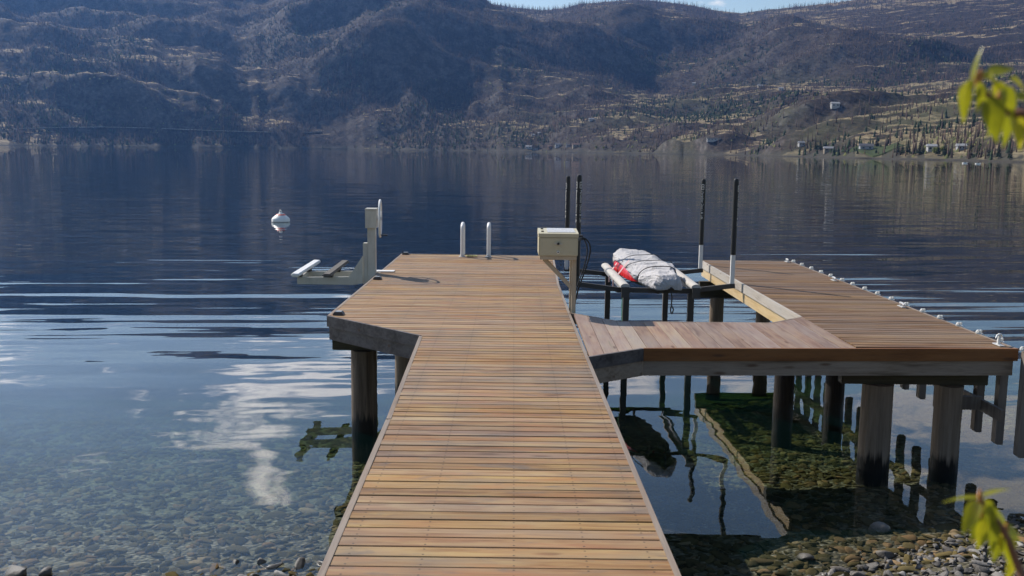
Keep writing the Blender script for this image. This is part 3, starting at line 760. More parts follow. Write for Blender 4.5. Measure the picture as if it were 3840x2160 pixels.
# ------------------------------------------------------------------ dock
dock = thing('wooden_dock', 'long stained wooden dock with ramp, square head and side arm on piles', 'dock')
ZD = 1.70
RX = [(2.6, 1.0), (4, 0.985), (5.28, 0.967), (11.3, 0.883), (14.28, 0.85), (17.4, 0.83), (22.12, 0.92)]
def right_x(y): return float(np.interp(y, [p[0] for p in RX], [p[1] for p in RX]))
LXY = [(2.6, -1.03), (5.2, -1.062), (12.354, -1.161), (13.758, -2.591), (22.2, -2.487)]
def left_x(y): return float(np.interp(y, [p[0] for p in LXY], [p[1] for p in LXY]))
T = 0.040
def lay_x(y0, y1, lf, rf, pitch, name, mat, z=ZD, skew=0.0, xr=1.0):
    m = MB(); y = y0
    while y < y1 - 0.02:
        ya, yb = y + 0.004 + 0.002 * random.random(), min(y + pitch - 0.004 - 0.003 * random.random(), y1)
        dz = random.uniform(-0.0022, 0.0015); tw = random.uniform(-0.0012, 0.0012)
        a0, a1, b0, b1 = lf(ya), rf(ya), lf(yb), rf(yb)
        zt = z + dz
        def Y(x, v): return v + skew * (x)
        ch = 0.005
        bt = [(a0, Y(a0, ya), z - .038), (a1, Y(a1, ya), z - .038), (b1, Y(b1, yb), z - .038), (b0, Y(b0, yb), z - .038)]
        md = [(a0, Y(a0, ya), zt - ch + tw), (a1, Y(a1, ya), zt - ch - tw), (b1, Y(b1, yb), zt - ch - tw), (b0, Y(b0, yb), zt - ch + tw)]
        tp = [(a0, Y(a0, ya) + ch, zt + tw), (a1, Y(a1, ya) + ch, zt - tw), (b1, Y(b1, yb) - ch, zt - tw), (b0, Y(b0, yb) - ch, zt + tw)]
        m.add(bt + md + tp, [(3, 2, 1, 0), (0, 1, 5, 4), (1, 2, 6, 5), (2, 3, 7, 6), (3, 0, 4, 7), (4, 5, 9, 8), (5, 6, 10, 9), (6, 7, 11, 10), (7, 4, 8, 11), (8, 9, 10, 11)])
        y += pitch
    return m.build(name, mat, dock)
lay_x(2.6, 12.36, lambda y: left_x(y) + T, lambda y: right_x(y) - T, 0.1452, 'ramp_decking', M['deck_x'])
def lhead(y):
    if y < 13.77: return float(np.interp(y, [12.354, 13.758], [-1.161 + T * 1.41, -2.591 + T * 1.41]))
    return left_x(y) + T
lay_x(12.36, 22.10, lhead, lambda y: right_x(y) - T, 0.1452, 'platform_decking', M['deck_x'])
def sl(y): return float(np.interp(y, [11.9, 14.185, 21.59], [4.235, 4.16, 4.101]))
def sr(y): return float(np.interp(y, [11.9, 21.66], [6.214, 6.08]))
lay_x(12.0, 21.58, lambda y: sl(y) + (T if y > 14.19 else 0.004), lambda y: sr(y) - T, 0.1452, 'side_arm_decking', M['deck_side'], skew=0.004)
# bridge boards run away from the viewer
m = MB(); x = 0.90
def b_front(x): return float(np.interp(x, [0.883, 1.591, 4.24], [11.17 + .03, 11.72 + .03, 11.87 + .03]))
def b_back(x): return float(np.interp(x, [0.85, 1.489, 3.602, 4.17], [14.30, 13.64, 13.66, 14.20]))
while x < 4.20:
    xa, xb = x + 0.003, min(x + 0.180, 4.222); dz = random.uniform(-0.002, 0.002)
    sh = -0.016
    def yy(xv, f): return f(xv)
    ca = [(xa, b_front(xa)), (xb, b_front(xb)), (xb + 0, b_back(xb)), (xa + 0, b_back(xa))]
    m.hexa([(p[0], p[1], ZD - .038) for p in ca], [(p[0], p[1], ZD + dz) for p in ca])
    x += 0.1835
m.build('bridge_decking', M['deck_y'], dock)

def fascia(p0, p1, z0, z1, th, name, mat, off=0.0):
    """board on edge along p0-p1; its outer face lies off metres outside the line (to the right of p0->p1)"""
    a = Vector((*p0, 0)); b = Vector((*p1, 0)); d = (b - a).normalized(); n = Vector((d.y, -d.x, 0))
    o0 = n * off; o1 = n * (off - th)
    q = [a + o0, b + o0, b + o1, a + o1]
    mm = MB().hexa([(v.x, v.y, z0) for v in q], [(v.x, v.y, z1) for v in q])
    return mm.build(name, mat, dock)
zt, zm, zb = ZD + 0.003, ZD - 0.150, ZD - 0.335
# ramp and head edges (right-hand side outward)
pts_r = [(p[1], p[0]) for p in RX]
mu = MB(); ml = MB()
def run(pts, z0, z1, th, off, name, mat):
    m = MB()
    for (p0, p1) in zip(pts[:-1], pts[1:]):
        a = Vector((*p0, 0)); b_ = Vector((*p1, 0)); d = (b_ - a).normalized(); n = Vector((d.y, -d.x, 0))
        q = [a + n * off, b_ + n * off, b_ + n * (off - th), a + n * (off - th)]
        q[1] -= d * 0.002; q[2] -= d * 0.002
        m.hexa([(v.x, v.y, z0) for v in q], [(v.x, v.y, z1) for v in q])
    return m.build(name, mat, dock)
run([pts_r[0], pts_r[3]], zm + 0.002, zt, 0.038, 0.0, 'edge_board', M['trim_y'])
run([pts_r[3], pts_r[4], pts_r[5], pts_r[6]], zm + 0.002, zt, 0.038, 0.0, 'edge_board', M['trim_y'])
run([(-1.082, 8.42), (-1.03, 2.6)], zm + 0.002, zt + 0.001, 0.042, 0.002, 'edge_board', M['trim_y'])
run([(-1.161, 12.34), (-1.082, 8.45)], zm + 0.002, zt, 0.042, 0.002, 'edge_board', M['trim_y'])
run([(-2.487, 22.16), (-2.588, 13.80)], zm + 0.002, zt, 0.038, 0.0, 'edge_board', M['trim_y'])
run([(0.92, 22.10), (-2.487, 22.14)], zm + 0.002, zt, 0.038, 0.04, 'edge_board', M['grey_x'])
run([(-2.591, 13.758), (-1.165, 12.36)], zm, zt, 0.038, 0.0, 'fascia_board', M['grey_dark_x'])
run([(-2.560, 13.770), (-1.150, 12.39)], zb, zm - 0.003, 0.038, 0.0, 'fascia_board', M['grey_dark_x'])
run([(-2.46, 22.1), (-2.56, 13.80)], zb, zm - 0.003, 0.038, 0.0, 'fascia_board', M['grey_y'])
run([(0.955, 2.6), (0.855, 11.2)], zb, zm - 0.003, 0.038, 0.0, 'fascia_board', M['grey_y'])
run([(0.84, 14.3), (0.89, 22.1)], zb, zm - 0.003, 0.038, 0.0, 'fascia_board', M['grey_y'])
run([(-1.13, 12.36), (-1.01, 2.6)], zb, zm - 0.003, 0.038, 0.0, 'fascia_board', M['grey_y'])
# bridge and side arm edges
run([(0.889, 11.175), (1.588, 11.716)], zm, zt - 0.001, 0.038, 0.0, 'fascia_board', M['grey_dark_x'])
run([(0.889, 11.195), (1.588, 11.736)], zb, zm - 0.003, 0.038, 0.0, 'fascia_board', M['grey_x'])
run([(1.592, 11.716), (6.216, 11.982)], zm, zt, 0.038, 0.0, 'fascia_board', M['brown_x'])
run([(1.592, 11.738), (6.17, 12.000)], zb, zm - 0.003, 0.038, 0.0, 'fascia_board', M['grey_x'])
run([(6.212, 12.02), (6.08, 21.66)], zm, zt, 0.038, 0.0, 'edge_board', M['trim_y'])
run([(6.18, 12.04), (6.05, 21.62)], zb, zm - 0.003, 0.038, 0.0, 'fascia_board', M['grey_y'])
run([(6.08, 21.62), (4.10, 21.585)], zm, zt, 0.038, 0.04, 'edge_board', M['grey_x'])
run([(4.101, 21.59), (4.162, 14.20)], zm, zt, 0.038, 0.0, 'fascia_board', M['grey_y'])
run([(4.128, 21.57), (4.185, 14.25)], zb, zm - 0.003, 0.038, 0.0, 'fascia_board', M['fresh_y'])
run([(4.165, 14.19), (3.605, 13.664)], zm, zt - 0.001, 0.03, 0.0, 'fascia_board', M['grey_x'])
run([(3.60, 13.662), (1.492, 13.642)], zm, zt - 0.001, 0.03, 0.0, 'fascia_board', M['grey_x'])
run([(1.487, 13.645), (0.862, 14.30)], zm, zt - 0.001, 0.03, 0.0, 'fascia_board', M['grey_x'])
run([(3.60, 13.63), (1.492, 13.61)], zb, zm - 0.003, 0.03, 0.0, 'fascia_board', M['grey_x'])
# bearers and joists under the deck
m = MB()
for xx in (-0.62, 0.0, 0.6): m.beam((xx, 2.7, ZD - 0.115), (xx - 0.05, 22.05, ZD - 0.115), 0.045, 0.145)
for xx in (-2.2, -1.7, -1.15): m.beam((xx, 13.9, ZD - 0.115), (xx + 0.05, 22.05, ZD - 0.115), 0.045, 0.145)
m.build('joist', M['beam'], dock)
m = MB()
for xx in (4.55, 5.0, 5.45, 5.85): m.beam((xx, 12.05, ZD - 0.115), (xx - 0.08, 21.5, ZD - 0.115), 0.045, 0.145)
m.build('joist', M['beam'], dock)
m = MB()
for yy_ in (12.2, 12.75, 13.3): m.beam((1.0, yy_, ZD - 0.115), (4.2, yy_, ZD - 0.115), 0.045, 0.145)
m.build('joist', M['beam'], dock)
for x0, x1, yb, z0, z1 in ((-2.56, 0.8, 13.98, 1.17, 1.362), (-2.40, 0.8, 20.6, 1.14, 1.36), (4.22, 6.09, 12.42, 1.135, 1.362), (3.92, 5.95, 20.6, 1.02, 1.36), (4.0, 5.9, 14.9, 1.14, 1.36), (0.95, 4.1, 14.0 - 1.1, 1.17, 1.36)):
    MB().box(x0, x1, yb, yb + 0.15, z0, z1, 0.008).build('cross_beam', M['beam'], dock)
def pile(x, y, r, top=1.36, mat='pile'):
    n = 26; prof = []
    m = MB(); zs = np.linspace(-3.4, top, 22)
    vs = []; fs = []
    for i, z in enumerate(zs):
        for k in range(n):
            a = 2 * math.pi * k / n
            rr = r * (1 + 0.025 * math.sin(3 * a + x * 9) + 0.02 * math.sin(7 * a + z * 1.3 + y)) * (1.03 - 0.02 * (z + 1))
            vs.append((x + rr * math.cos(a), y + rr * math.sin(a), z))
    for i in range(len(zs) - 1):
        for k in range(n): fs.append((i * n + k, i * n + (k + 1) % n, (i + 1) * n + (k + 1) % n, (i + 1) * n + k))
    fs.append(tuple((len(zs) - 1) * n + k for k in range(n)))
    return m.add(vs, fs).build('pile', M[mat], dock, True)
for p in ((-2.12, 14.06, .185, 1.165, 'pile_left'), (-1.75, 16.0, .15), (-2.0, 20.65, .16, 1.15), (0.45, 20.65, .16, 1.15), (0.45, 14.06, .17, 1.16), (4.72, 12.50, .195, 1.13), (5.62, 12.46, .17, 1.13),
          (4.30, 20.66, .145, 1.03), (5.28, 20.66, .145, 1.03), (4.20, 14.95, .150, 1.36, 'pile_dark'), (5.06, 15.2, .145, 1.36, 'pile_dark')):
    pile(*p)
# fender posts down the outer side, tied by a rail
m = MB(); m.beam((6.075, 11.95, 0.86), (5.95, 21.4, 0.86), 0.045, 0.15).build('fender_rail', M['post'], dock)
MB().box(5.62, 6.06, 12.48, 12.56, 0.80, 0.97).build('brace', M['post'], dock)
FY = [11.86, 12.42, 12.99, 13.57, 14.17, 14.76, 15.37, 15.97, 16.57, 17.16, 17.76, 18.32, 18.96, 19.54, 20.16, 20.80, 21.41]
for i, y in enumerate(FY):
    xe = sr(y)
    f = MB()
    f.prism([(xe + 0.002, 0.40), (xe + 0.030, 0.375), (xe + 0.105, 0.375), (xe + 0.105, 1.60), (xe + 0.045, 1.69), (xe + 0.002, 1.69)], 'y', y - 0.055, y + 0.055)
    fo = f.build('fender_post', M['post'], dock)
    c = MB()
    for dx in (-0.016, 0.018):
        ring = []
        for k in range(17):
            a = 2 * math.pi * k / 16
            ring.append((xe - 0.01 + dx + 0.013 * math.cos(a) + 0.010 * math.sin(a), y + 0.0, 1.731 + 0.022 * math.sin(a)))
        for dy in (-0.012, 0.012): c.tube([(p[0], p[1] + dy, p[2]) for p in ring], 0.0065, 6, False)
    c.box(xe - 0.04, xe + 0.045, y - 0.022, y + 0.022, 1.7035, 1.7085)
    c.build('bumper_end', M['vinyl'], fo, True)

# deck fittings -------------------------------------------------------
for (x, y, lab) in ((-2.44, 13.86, 'charcoal dock light on the near left corner of the square platform'), (-2.42, 17.75, 'charcoal dock light on the platform edge just in front of the small white lift'), (-2.37, 22.02, 'charcoal dock light on the far left corner of the platform')):
    d = thing('dock_light', lab, 'dock light', 'small lights along the platform edge')
    MB().prism([(x - .075, ZD + .003), (x + .075, ZD + .003), (x + .075, ZD + .02), (x + .05, ZD + .05), (x - .05, ZD + .05), (x - .075, ZD + .02)], 'y', y - .06, y + .06).build('housing', M['charcoal'], d)
    MB().box(x - .042, x + .042, y - .045, y + .045, ZD + .0505, ZD + .056).build('lens', M['lens'], d)
for (x, y, big, lab) in ((5.95, 21.45, 0, 'low grey cleat at the far outer corner of the side dock'), (5.98, 18.36, 0, 'low grey cleat on the side dock edge, next after the far corner one'), (6.04, 15.25, 0, 'low grey cleat halfway along the side dock edge'), (6.07, 12.20, 1, 'tall white T shaped cleat at the near corner of the side dock')):
    d = thing('mooring_cleat', lab, 'cleat', 'mooring cleats along the side dock edge')
    MB().box(x - .035, x + .035, y - .10, y + .10, ZD + .004, ZD + .018, .004).build('base_plate', M['cleat'], d)
    if big:
        MB().tube([(x, y, ZD + .015), (x, y, ZD + .13)], [.022, .013], 10).build('stem', M['vinyl'], d, True)
        MB().tube([(x - .065, y - .05, ZD + .10), (x - .04, y - .03, ZD + .132), (x, y, ZD + .14), (x + .04, y + .03, ZD + .132), (x + .065, y + .05, ZD + .10)], [.007, .012, .015, .012, .007], 10).build('horn', M['vinyl'], d, True)
    else:
        for dy in (-.05, .05): MB().tube([(x, y + dy, ZD + .015), (x, y + dy, ZD + .05)], .014, 8).build('stem', M['cleat'], d, True)
        MB().tube([(x - .02, y - .14, ZD + .05), (x, y - .06, ZD + .062), (x, y + .06, ZD + .062), (x + .02, y + .14, ZD + .05)], [.010, .017, .017, .010], 8).build('horn', M['cleat'], d, True)

# swim ladder ----------------------------------------------------------
lad = thing('swim_ladder', 'white swim ladder with two arched handrails at the far end of the platform', 'ladder')
for x in (-1.10, -0.525):
    pts = []
    for k in range(13):
        a = math.pi * k / 12
        pts.append((x, 21.93 - 0.22 * math.cos(a) * 1.0, 2.30 + 0.11 * math.sin(a)))
    pts = [(x, 21.71, 1.705)] + pts + [(x, 22.20, 1.9), (x, 22.24, 0.2), (x, 22.26, -0.7)]
    h = MB().tube(pts, 0.040, 12).build('handrail', M['white'], lad, True)
    MB().lathe([(0.075, 0), (0.075, .012), (0.05, .02), (0.05, .05)], (x, 21.71, ZD + .002), 14).build('flange', M['cleat'], h, True)
for z in (1.1, 0.8, 0.5, 0.2, -0.1, -0.4): MB().box(-1.07, -0.555, 22.19, 22.28, z, z + .03).build('step', M['white'], lad)
rp = []
for k in range(40):
    rp.append((-0.98 + 0.0045 * k + 0.05 * math.sin(k * 0.9), 21.66 + 0.05 * math.cos(k * 1.3), ZD + .02 + .012 * abs(math.sin(k * 2.1))))
ro = MB().tube(rp, .012, 6).build('rope_scrap', M['cloth_rope'], None, True)
tag(ro, 'frayed yellow green rope lying at the foot of the left ladder rail', 'rope')

# buoy -------------------------------------------------------------------
by = thing('mooring_buoy', 'white mooring buoy with a red band floating on the open lake', 'buoy')
bx, byy = -12.55, 53.8
MB().lathe([(0.30, -0.25), (0.47, -0.12), (0.485, 0.0), (0.485, 0.16), (0.45, 0.22), (0.285, 0.365)], (bx, byy, 0), 36).build('float', M['vinyl'], by, True)
M['red2'] = paint('faded_red_band', (0.55, 0.07, 0.05), 0.5, dirt=0.1)
MB().lathe([(0.284, 0.3655), (0.205, 0.43), (0.19, 0.44)], (bx, byy, 0), 36).build('band', M['red2'], by, True)
MB().lathe([(0.19, 0.4402), (0.10, 0.45), (0.085, 0.47), (0.08, 0.52), (0.05, 0.545)], (bx, byy, 0), 24).build('neck', M['vinyl'], by, True)
MB().tube([(bx - .065, byy, .47)] + [(bx - .065 * math.cos(math.pi * k / 10), byy, .55 + .08 * math.sin(math.pi * k / 10)) for k in range(11)] + [(bx + .065, byy, .47)], .022, 8).build('lifting_eye', M['cleat'], by, True)
MB().lathe([(0.492, 0.01), (0.492, 0.035)], (bx, byy, 0), 36).build('waterline_strip', M['charcoal'], by, True)

# small hand-wound lift on the left side ---------------------------------
sl_ = thing('watercraft_lift', 'white hand wheel watercraft lift holding two bunks off the left platform edge', 'boat lift')
px, py = -2.64, 18.62
MB().box(px - .075, px + .075, py - .08, py + .08, -2.6, 2.60, .008).build('post', M['lift_paint'], sl_)
bx0 = MB().box(px - .105, px + .105, py - .14, py + .14, 2.56, 2.885, .006).build('gear_box', M['lift_paint'], sl_)
MB().box(px - .11, px + .11, py - .145, py + .145, 2.887, 2.925, .008).build('lid', M['lift_paint'], bx0)
wc = Vector((px + .16, py - .02, 2.735)); Mw = Matrix.Rotation(R(90), 4, 'Y') @ Matrix.Rotation(R(4), 4, 'X')
m = MB(); pts = []
for k in range(41):
    a = 2 * math.pi * k / 40; pts.append(wc + Vector((-0.028 * math.cos(a), .34 * math.cos(a), .34 * math.sin(a))))
m.tube(pts, .021, 8, False)
wh = m.build('hand_wheel', M['white'], sl_, True)
m = MB()
for k in range(4):
    a = R(20 + 90 * k); m.tube([wc, wc + Vector((-0.028 * math.cos(a), .34 * math.cos(a), .34 * math.sin(a)))], .011, 6)
m.build('spoke', M['white'], wh, True)
MB().tube([wc - Vector((.08, 0, 0)), wc + Vector((.03, 0, 0))], .035, 12).build('hub', M['cleat'], wh, True)
MB().tube([wc + Vector((.0, .06, -.315)), wc + Vector((.13, .05, -.315))], .014, 8).build('crank_knob', M['rubber'], wh, True)
MB().prism([(-2.70, 1.706), (-2.28, 1.706), (-2.25, 1.712), (-2.25, 1.722), (-2.70, 1.722)], 'y', 18.78, 18.98).build('mounting_plate', M['white'], sl_)
MB().box(-2.72, -2.56, 18.70, 19.02, 1.55, 1.7055).build('mounting_bracket', M['lift_paint'], sl_)
MB().box(px - .16, px - .077, py - .07, py + .07, 1.50, 2.275, .006).build('carriage', M['lift_paint'], sl_)
for (yy_, nm) in ((18.53, 'support_arm'), (19.36, 'support_arm')):
    pl = [(-2.80, 2.04), (-2.80, 1.52), (-3.0, 1.49), (-4.03, 1.49), (-4.03, 1.62), (-3.06, 1.64)]
    if yy_ > 19: pl = [(-2.80, 1.70), (-2.80, 1.52), (-4.03, 1.50), (-4.03, 1.63), (-3.06, 1.65)]
    MB().prism(pl, 'y', yy_ - .02, yy_ + .02).build(nm, M['lift_paint'], sl_)
MB().box(-4.03, -3.97, 18.552, 19.338, 1.50, 1.62).build('end_rail', M['lift_paint'], sl_)
MB().box(-2.80, -2.74, 18.552, 19.338, 1.53, 1.64).build('end_rail', M['lift_paint'], sl_)
for (x, mat, tl) in ((-3.99, 'white', 0.05), (-3.41, 'carpet_dk', 0.03)):
    b_ = MB().beam((x, 18.12, 1.705), (x - .02, 20.32, 1.72), .15, .065, .018, tl).build('bunk', M[mat], sl_)
    for yy_ in (18.53, 19.36): MB().box(x - .05, x + .05, yy_ - .07, yy_ + .07, 1.632, 1.672).build('bunk_bracket', M['rubber'], b_)

# control box ------------------------------------------------------------
cb = thing('lift_control_box', 'beige lift control box on a braced post beside the platform edge', 'control box')
MB().box(.375, .940, 14.22, 14.84, 2.535, 2.803, .010).build('cabinet', M['beige'], cb)
lid = MB().prism([(14.212, 2.806), (14.848, 2.806), (14.848, 2.862), (14.81, 2.892), (14.25, 2.868), (14.212, 2.858)], 'x', .370, .945).build('lid', M['beige'], cb)
MB().hexa([(.50, 14.28, 2.8715), (.90, 14.28, 2.8715), (.90, 14.78, 2.8935), (.50, 14.78, 2.8935)], [(.50, 14.28, 2.8745), (.90, 14.28, 2.8745), (.90, 14.78, 2.8965), (.50, 14.78, 2.8965)]).build('notice', M['label'], lid)
for yy_ in (14.35, 14.66): MB().lathe([(.022, 0), (.018, .012)], (.43, yy_, 2.873 + (yy_ - 14.28) * .042), 12).build('bolt_cap', M['rubber'], lid, True)
m = MB(); m.tube([(.655, 14.218, 2.715), (.655, 14.190, 2.715)], .018, 10)
la = m.build('latch', M['rubber'], cb, True)
m = MB(); m.beam((.60, 14.200, 2.715), (.715, 14.200, 2.712), .008, .010); m.beam((.635, 14.200, 2.735), (.68, 14.200, 2.695), .008, .008)
m.build('latch_handle', M['cleat'], la)
k_ = MB().tube([(.655, 14.219, 2.592), (.655, 14.208, 2.592)], .021, 14).build('lock_ring', M['vinyl'], cb, True)
MB().tube([(.655, 14.2085, 2.592), (.655, 14.204, 2.592)], .010, 10).build('keyhole', M['rubber'], k_, True)
MB().box(.395, .925, 14.24, 14.30, 2.478, 2.533, .004).build('rail', M['beige_d'], cb)
MB().box(.395, .925, 14.74, 14.80, 2.478, 2.533, .004).build('rail', M['beige_d'], cb)
MB().box(.865, .925, 14.30, 14.74, 2.48, 2.533).build('rail', M['beige_d'], cb)
MB().box(.868, .930, 14.335, 14.395, 1.30, 2.476, .004).build('post', M['beige_d'], cb)
MB().box(.862, .915, 14.80, 14.86, 1.30, 2.533, .004).build('post', M['beige_d'], cb)
MB().beam((.45, 14.365, 2.475), (.875, 14.365, 2.045), .05, .045).build('brace', M['beige_d'], cb)
MB().beam((.45, 14.80, 2.475), (.86, 14.82, 2.045), .05, .045).build('brace', M['beige_d'], cb)

# big lift -----------------------------------------------------------------
lf = thing('boat_lift', 'dark steel boat lift with four tall black sleeved guide posts between the docks', 'boat lift')
for (x, y, top) in ((2.08, 17.95, 1.50), (3.26, 17.95, 1.50), (2.02, 20.8, 1.45), (3.24, 20.8, 1.45)):
    MB().box(x - .055, x + .055, y - .05, y + .05, -3.0, top, .006).build('leg', M['dark_steel'], lf)
def guide(x, y, z0, zs, z1, mat='white', sq=0.037, r=.048):
    p = MB().box(x - sq, x + sq, y - sq, y + sq, z0, zs + .05, .006).build('guide_post', M[mat], lf)
    s = MB().lathe([(r * 1.03, zs), (r * 1.06, zs + .01), (r, zs + .05), (r * .99, z1 - .06), (r * .95, z1 - .02), (r * .7, z1), (0.004, z1 + .004)], (x, y, 0), 20).build('sleeve', M['black'], lf, True)
    return p, s
def text_mesh(txt, size):
    cu = bpy.data.curves.new('txt', 'FONT'); cu.body = txt; cu.size = size; cu.align_x = 'LEFT'; cu.align_y = 'CENTER'
    o = bpy.data.objects.new('txt', cu); COL.objects.link(o)
    dg = bpy.context.evaluated_depsgraph_get(); me = bpy.data.meshes.new_from_object(o.evaluated_get(dg))
    vs = [v.co.copy() for v in me.vertices]; fs = [tuple(p.vertices) for p in me.polygons]
    bpy.data.objects.remove(o); bpy.data.curves.remove(cu); bpy.data.meshes.remove(me)
    return vs, fs
TV, TF = text_mesh('Paradise Dock & Lift', 0.052)
TW = max(v.x for v in TV)
CV, CF = text_mesh('C', 0.085)
def writing(x, y, ztop, r, ang, parent):
    """lettering reading down the sleeve, wrapped on its curve; ang 0 faces the shore, positive to the right"""
    def wrap(s, z, lift=0.0015):
        a = ang + s / r
        return (x + (r + lift) * math.sin(a), y - (r + lift) * math.cos(a), z)
    m = MB(); k = 0.58 / TW
    m.add([wrap(v.y * 1.15, ztop - .185 - v.x * k) for v in TV], TF)
    m.build('lettering', M['letter'], parent); m = MB()
    # emblem: rounded frame with a letter
    ring = []; hw, hh, rr = .026, .055, .014
    def rrect(hw, hh, rr):
        out = []
        for cx, cy, a0 in ((hw - rr, hh - rr, 0), (-hw + rr, hh - rr, 90), (-hw + rr, -hh + rr, 180), (hw - rr, -hh + rr, 270)):
            for q in range(5):
                a = R(a0 + 22.5 * q); out.append((cx + rr * math.cos(a), cy + rr * math.sin(a)))
        return out
    A = rrect(.027, .058, .014); B = rrect(.019, .048, .009); n = len(A)
    vs = [wrap(s, ztop - .10 + z) for s, z in A] + [wrap(s, ztop - .10 + z) for s, z in B]
    m.add(vs, [(i, (i + 1) % n, n + (i + 1) % n, n + i) for i in range(n)])
    em = m.build('emblem', M['letter'], parent)
    MB().add([wrap(v.y * 0.5, ztop - .078 - v.x * .75) for v in CV], CF).build('emblem_letter', M['letter'], parent)
p, s = guide(3.975, 17.85, 1.69, 2.215, 3.575); writing(3.975, 17.85, 3.50, .048, R(66), s)
p, s = guide(3.945, 20.75, 1.62, 2.12, 3.485); writing(3.945, 20.75, 3.42, .048, R(-24), s)
p, s = guide(1.175, 17.85, 1.62, 1.80, 3.61, 'dark_steel'); writing(1.175, 17.85, 3.53, .048, R(42), s); writing(1.175, 17.85, 3.53, .048, R(-72), s)
p, s = guide(1.14, 20.80, 1.56, 1.78, 3.51, 'white'); writing(1.14, 20.80, 3.41, .048, R(-66), s)
for (p0, p1) in (((1.13, 17.85, 1.655), (2.05, 17.90, 1.535)), ((4.03, 17.85, 1.655), (3.30, 17.90, 1.555)), ((1.09, 20.80, 1.57), (1.98, 20.80, 1.47)), ((4.0, 20.75, 1.585), (3.26, 20.78, 1.49))):
    MB().beam(p0, p1, .06, .085, .005).build('side_arm', M['dark_steel'], lf)
for (y, z) in ((17.95, 1.535), (20.8, 1.475)):
    MB().box(1.9, 3.42, y - .03, y + .03, z - .0449, z + .045, .004).build('cross_member', M['dark_steel'], lf)
for xa, xb in ((2.03, 1.97), (3.30, 3.30)):
    b_ = MB().beam((xa, 17.66, 1.565), (xb, 20.95, 1.56), .05, .125, .004).build('bunk_channel', M['alu'], lf)
    prof = []
    m = MB(); n = 10; vs = []
    for (yv, xv) in ((17.66, xa), (20.95, xb)):
        for k in range(n + 1):
            a = math.pi * k / n; vs.append((xv - .085 * math.cos(a), yv, 1.635 + .055 * math.sin(a)))
        vs.append((xv + .085, yv, 1.615)); vs.append((xv - .085, yv, 1.615))
    N = n + 3
    m.add(vs, [(k, (k + 1) % N, N + (k + 1) % N, N + k) for k in range(N)] + [tuple(range(N - 1, -1, -1)), tuple(range(N, 2 * N))])
    m.build('bunk', M['carpet_lt'], lf, False)
    MB().box(xa - .07, xa + .07, 17.635, 17.658, 1.44, 1.63).build('end_bracket', M['dark_steel'], lf)
MB().tube([(2.66, 17.97, 1.49), (2.60, 20.7, 1.44)], .025, 8).build('tie_rod', M['dark_steel'], lf, True)
MB().tube([(2.0, 17.88, 1.47), (2.0, 17.86, 1.28), (2.01, 17.87, 0.75)], .008, 6).build('green_cord', paint('green_cord', (0.03, 0.30, 0.10), 0.8), lf, True)

# control cables ------------------------------------------------------------
cabp = thing('power_cable', 'black power cable looping from the control box down the guide post', 'cable')
MB().box(1.00, 1.09, 15.4, 15.5, 2.66, 2.74).build('junction_box', M['rubber'], cabp)
def bez(pts, n=24):
    out = []; P = [Vector(p) for p in pts]
    for i in range(len(P) - 1):
        a = P[max(i - 1, 0)]; b_ = P[i]; c = P[i + 1]; d = P[min(i + 2, len(P) - 1)]
        for k in range(n // (len(P) - 1) + 2):
            t = k / (n // (len(P) - 1) + 2)
            out.append(0.5 * ((2 * b_) + (c - a) * t + (2 * a - 5 * b_ + 4 * c - d) * t * t + (3 * b_ - a - 3 * c + d) * t ** 3))
    out.append(P[-1]); return out
MB().tube(bez([(.94, 14.9, 2.70), (1.09, 15.45, 2.70), (1.19, 15.5, 2.62), (1.215, 15.5, 2.48), (1.16, 15.5, 2.24), (1.03, 15.45, 1.85), (.95, 15.3, 1.5)], 40), .012, 8).build('cable_run', M['rubber'], cabp, True)
MB().tube(bez([(.94, 14.9, 2.67), (1.09, 15.45, 2.68), (1.15, 15.5, 2.60), (1.165, 15.5, 2.45), (1.12, 15.5, 2.22), (1.0, 15.45, 1.85), (.94, 15.3, 1.5)], 40), .010, 8).build('cable_run', M['rubber'], cabp, True)
MB().tube(bez([(.90, 14.87, 2.3), (.80 + .16, 15.0, 2.15), (.90, 15.0, 1.95), (.96, 15.0, 1.75), (.94, 15.0, 1.5)], 24), .011, 8).build('cable_run', M['rubber'], cabp, True)

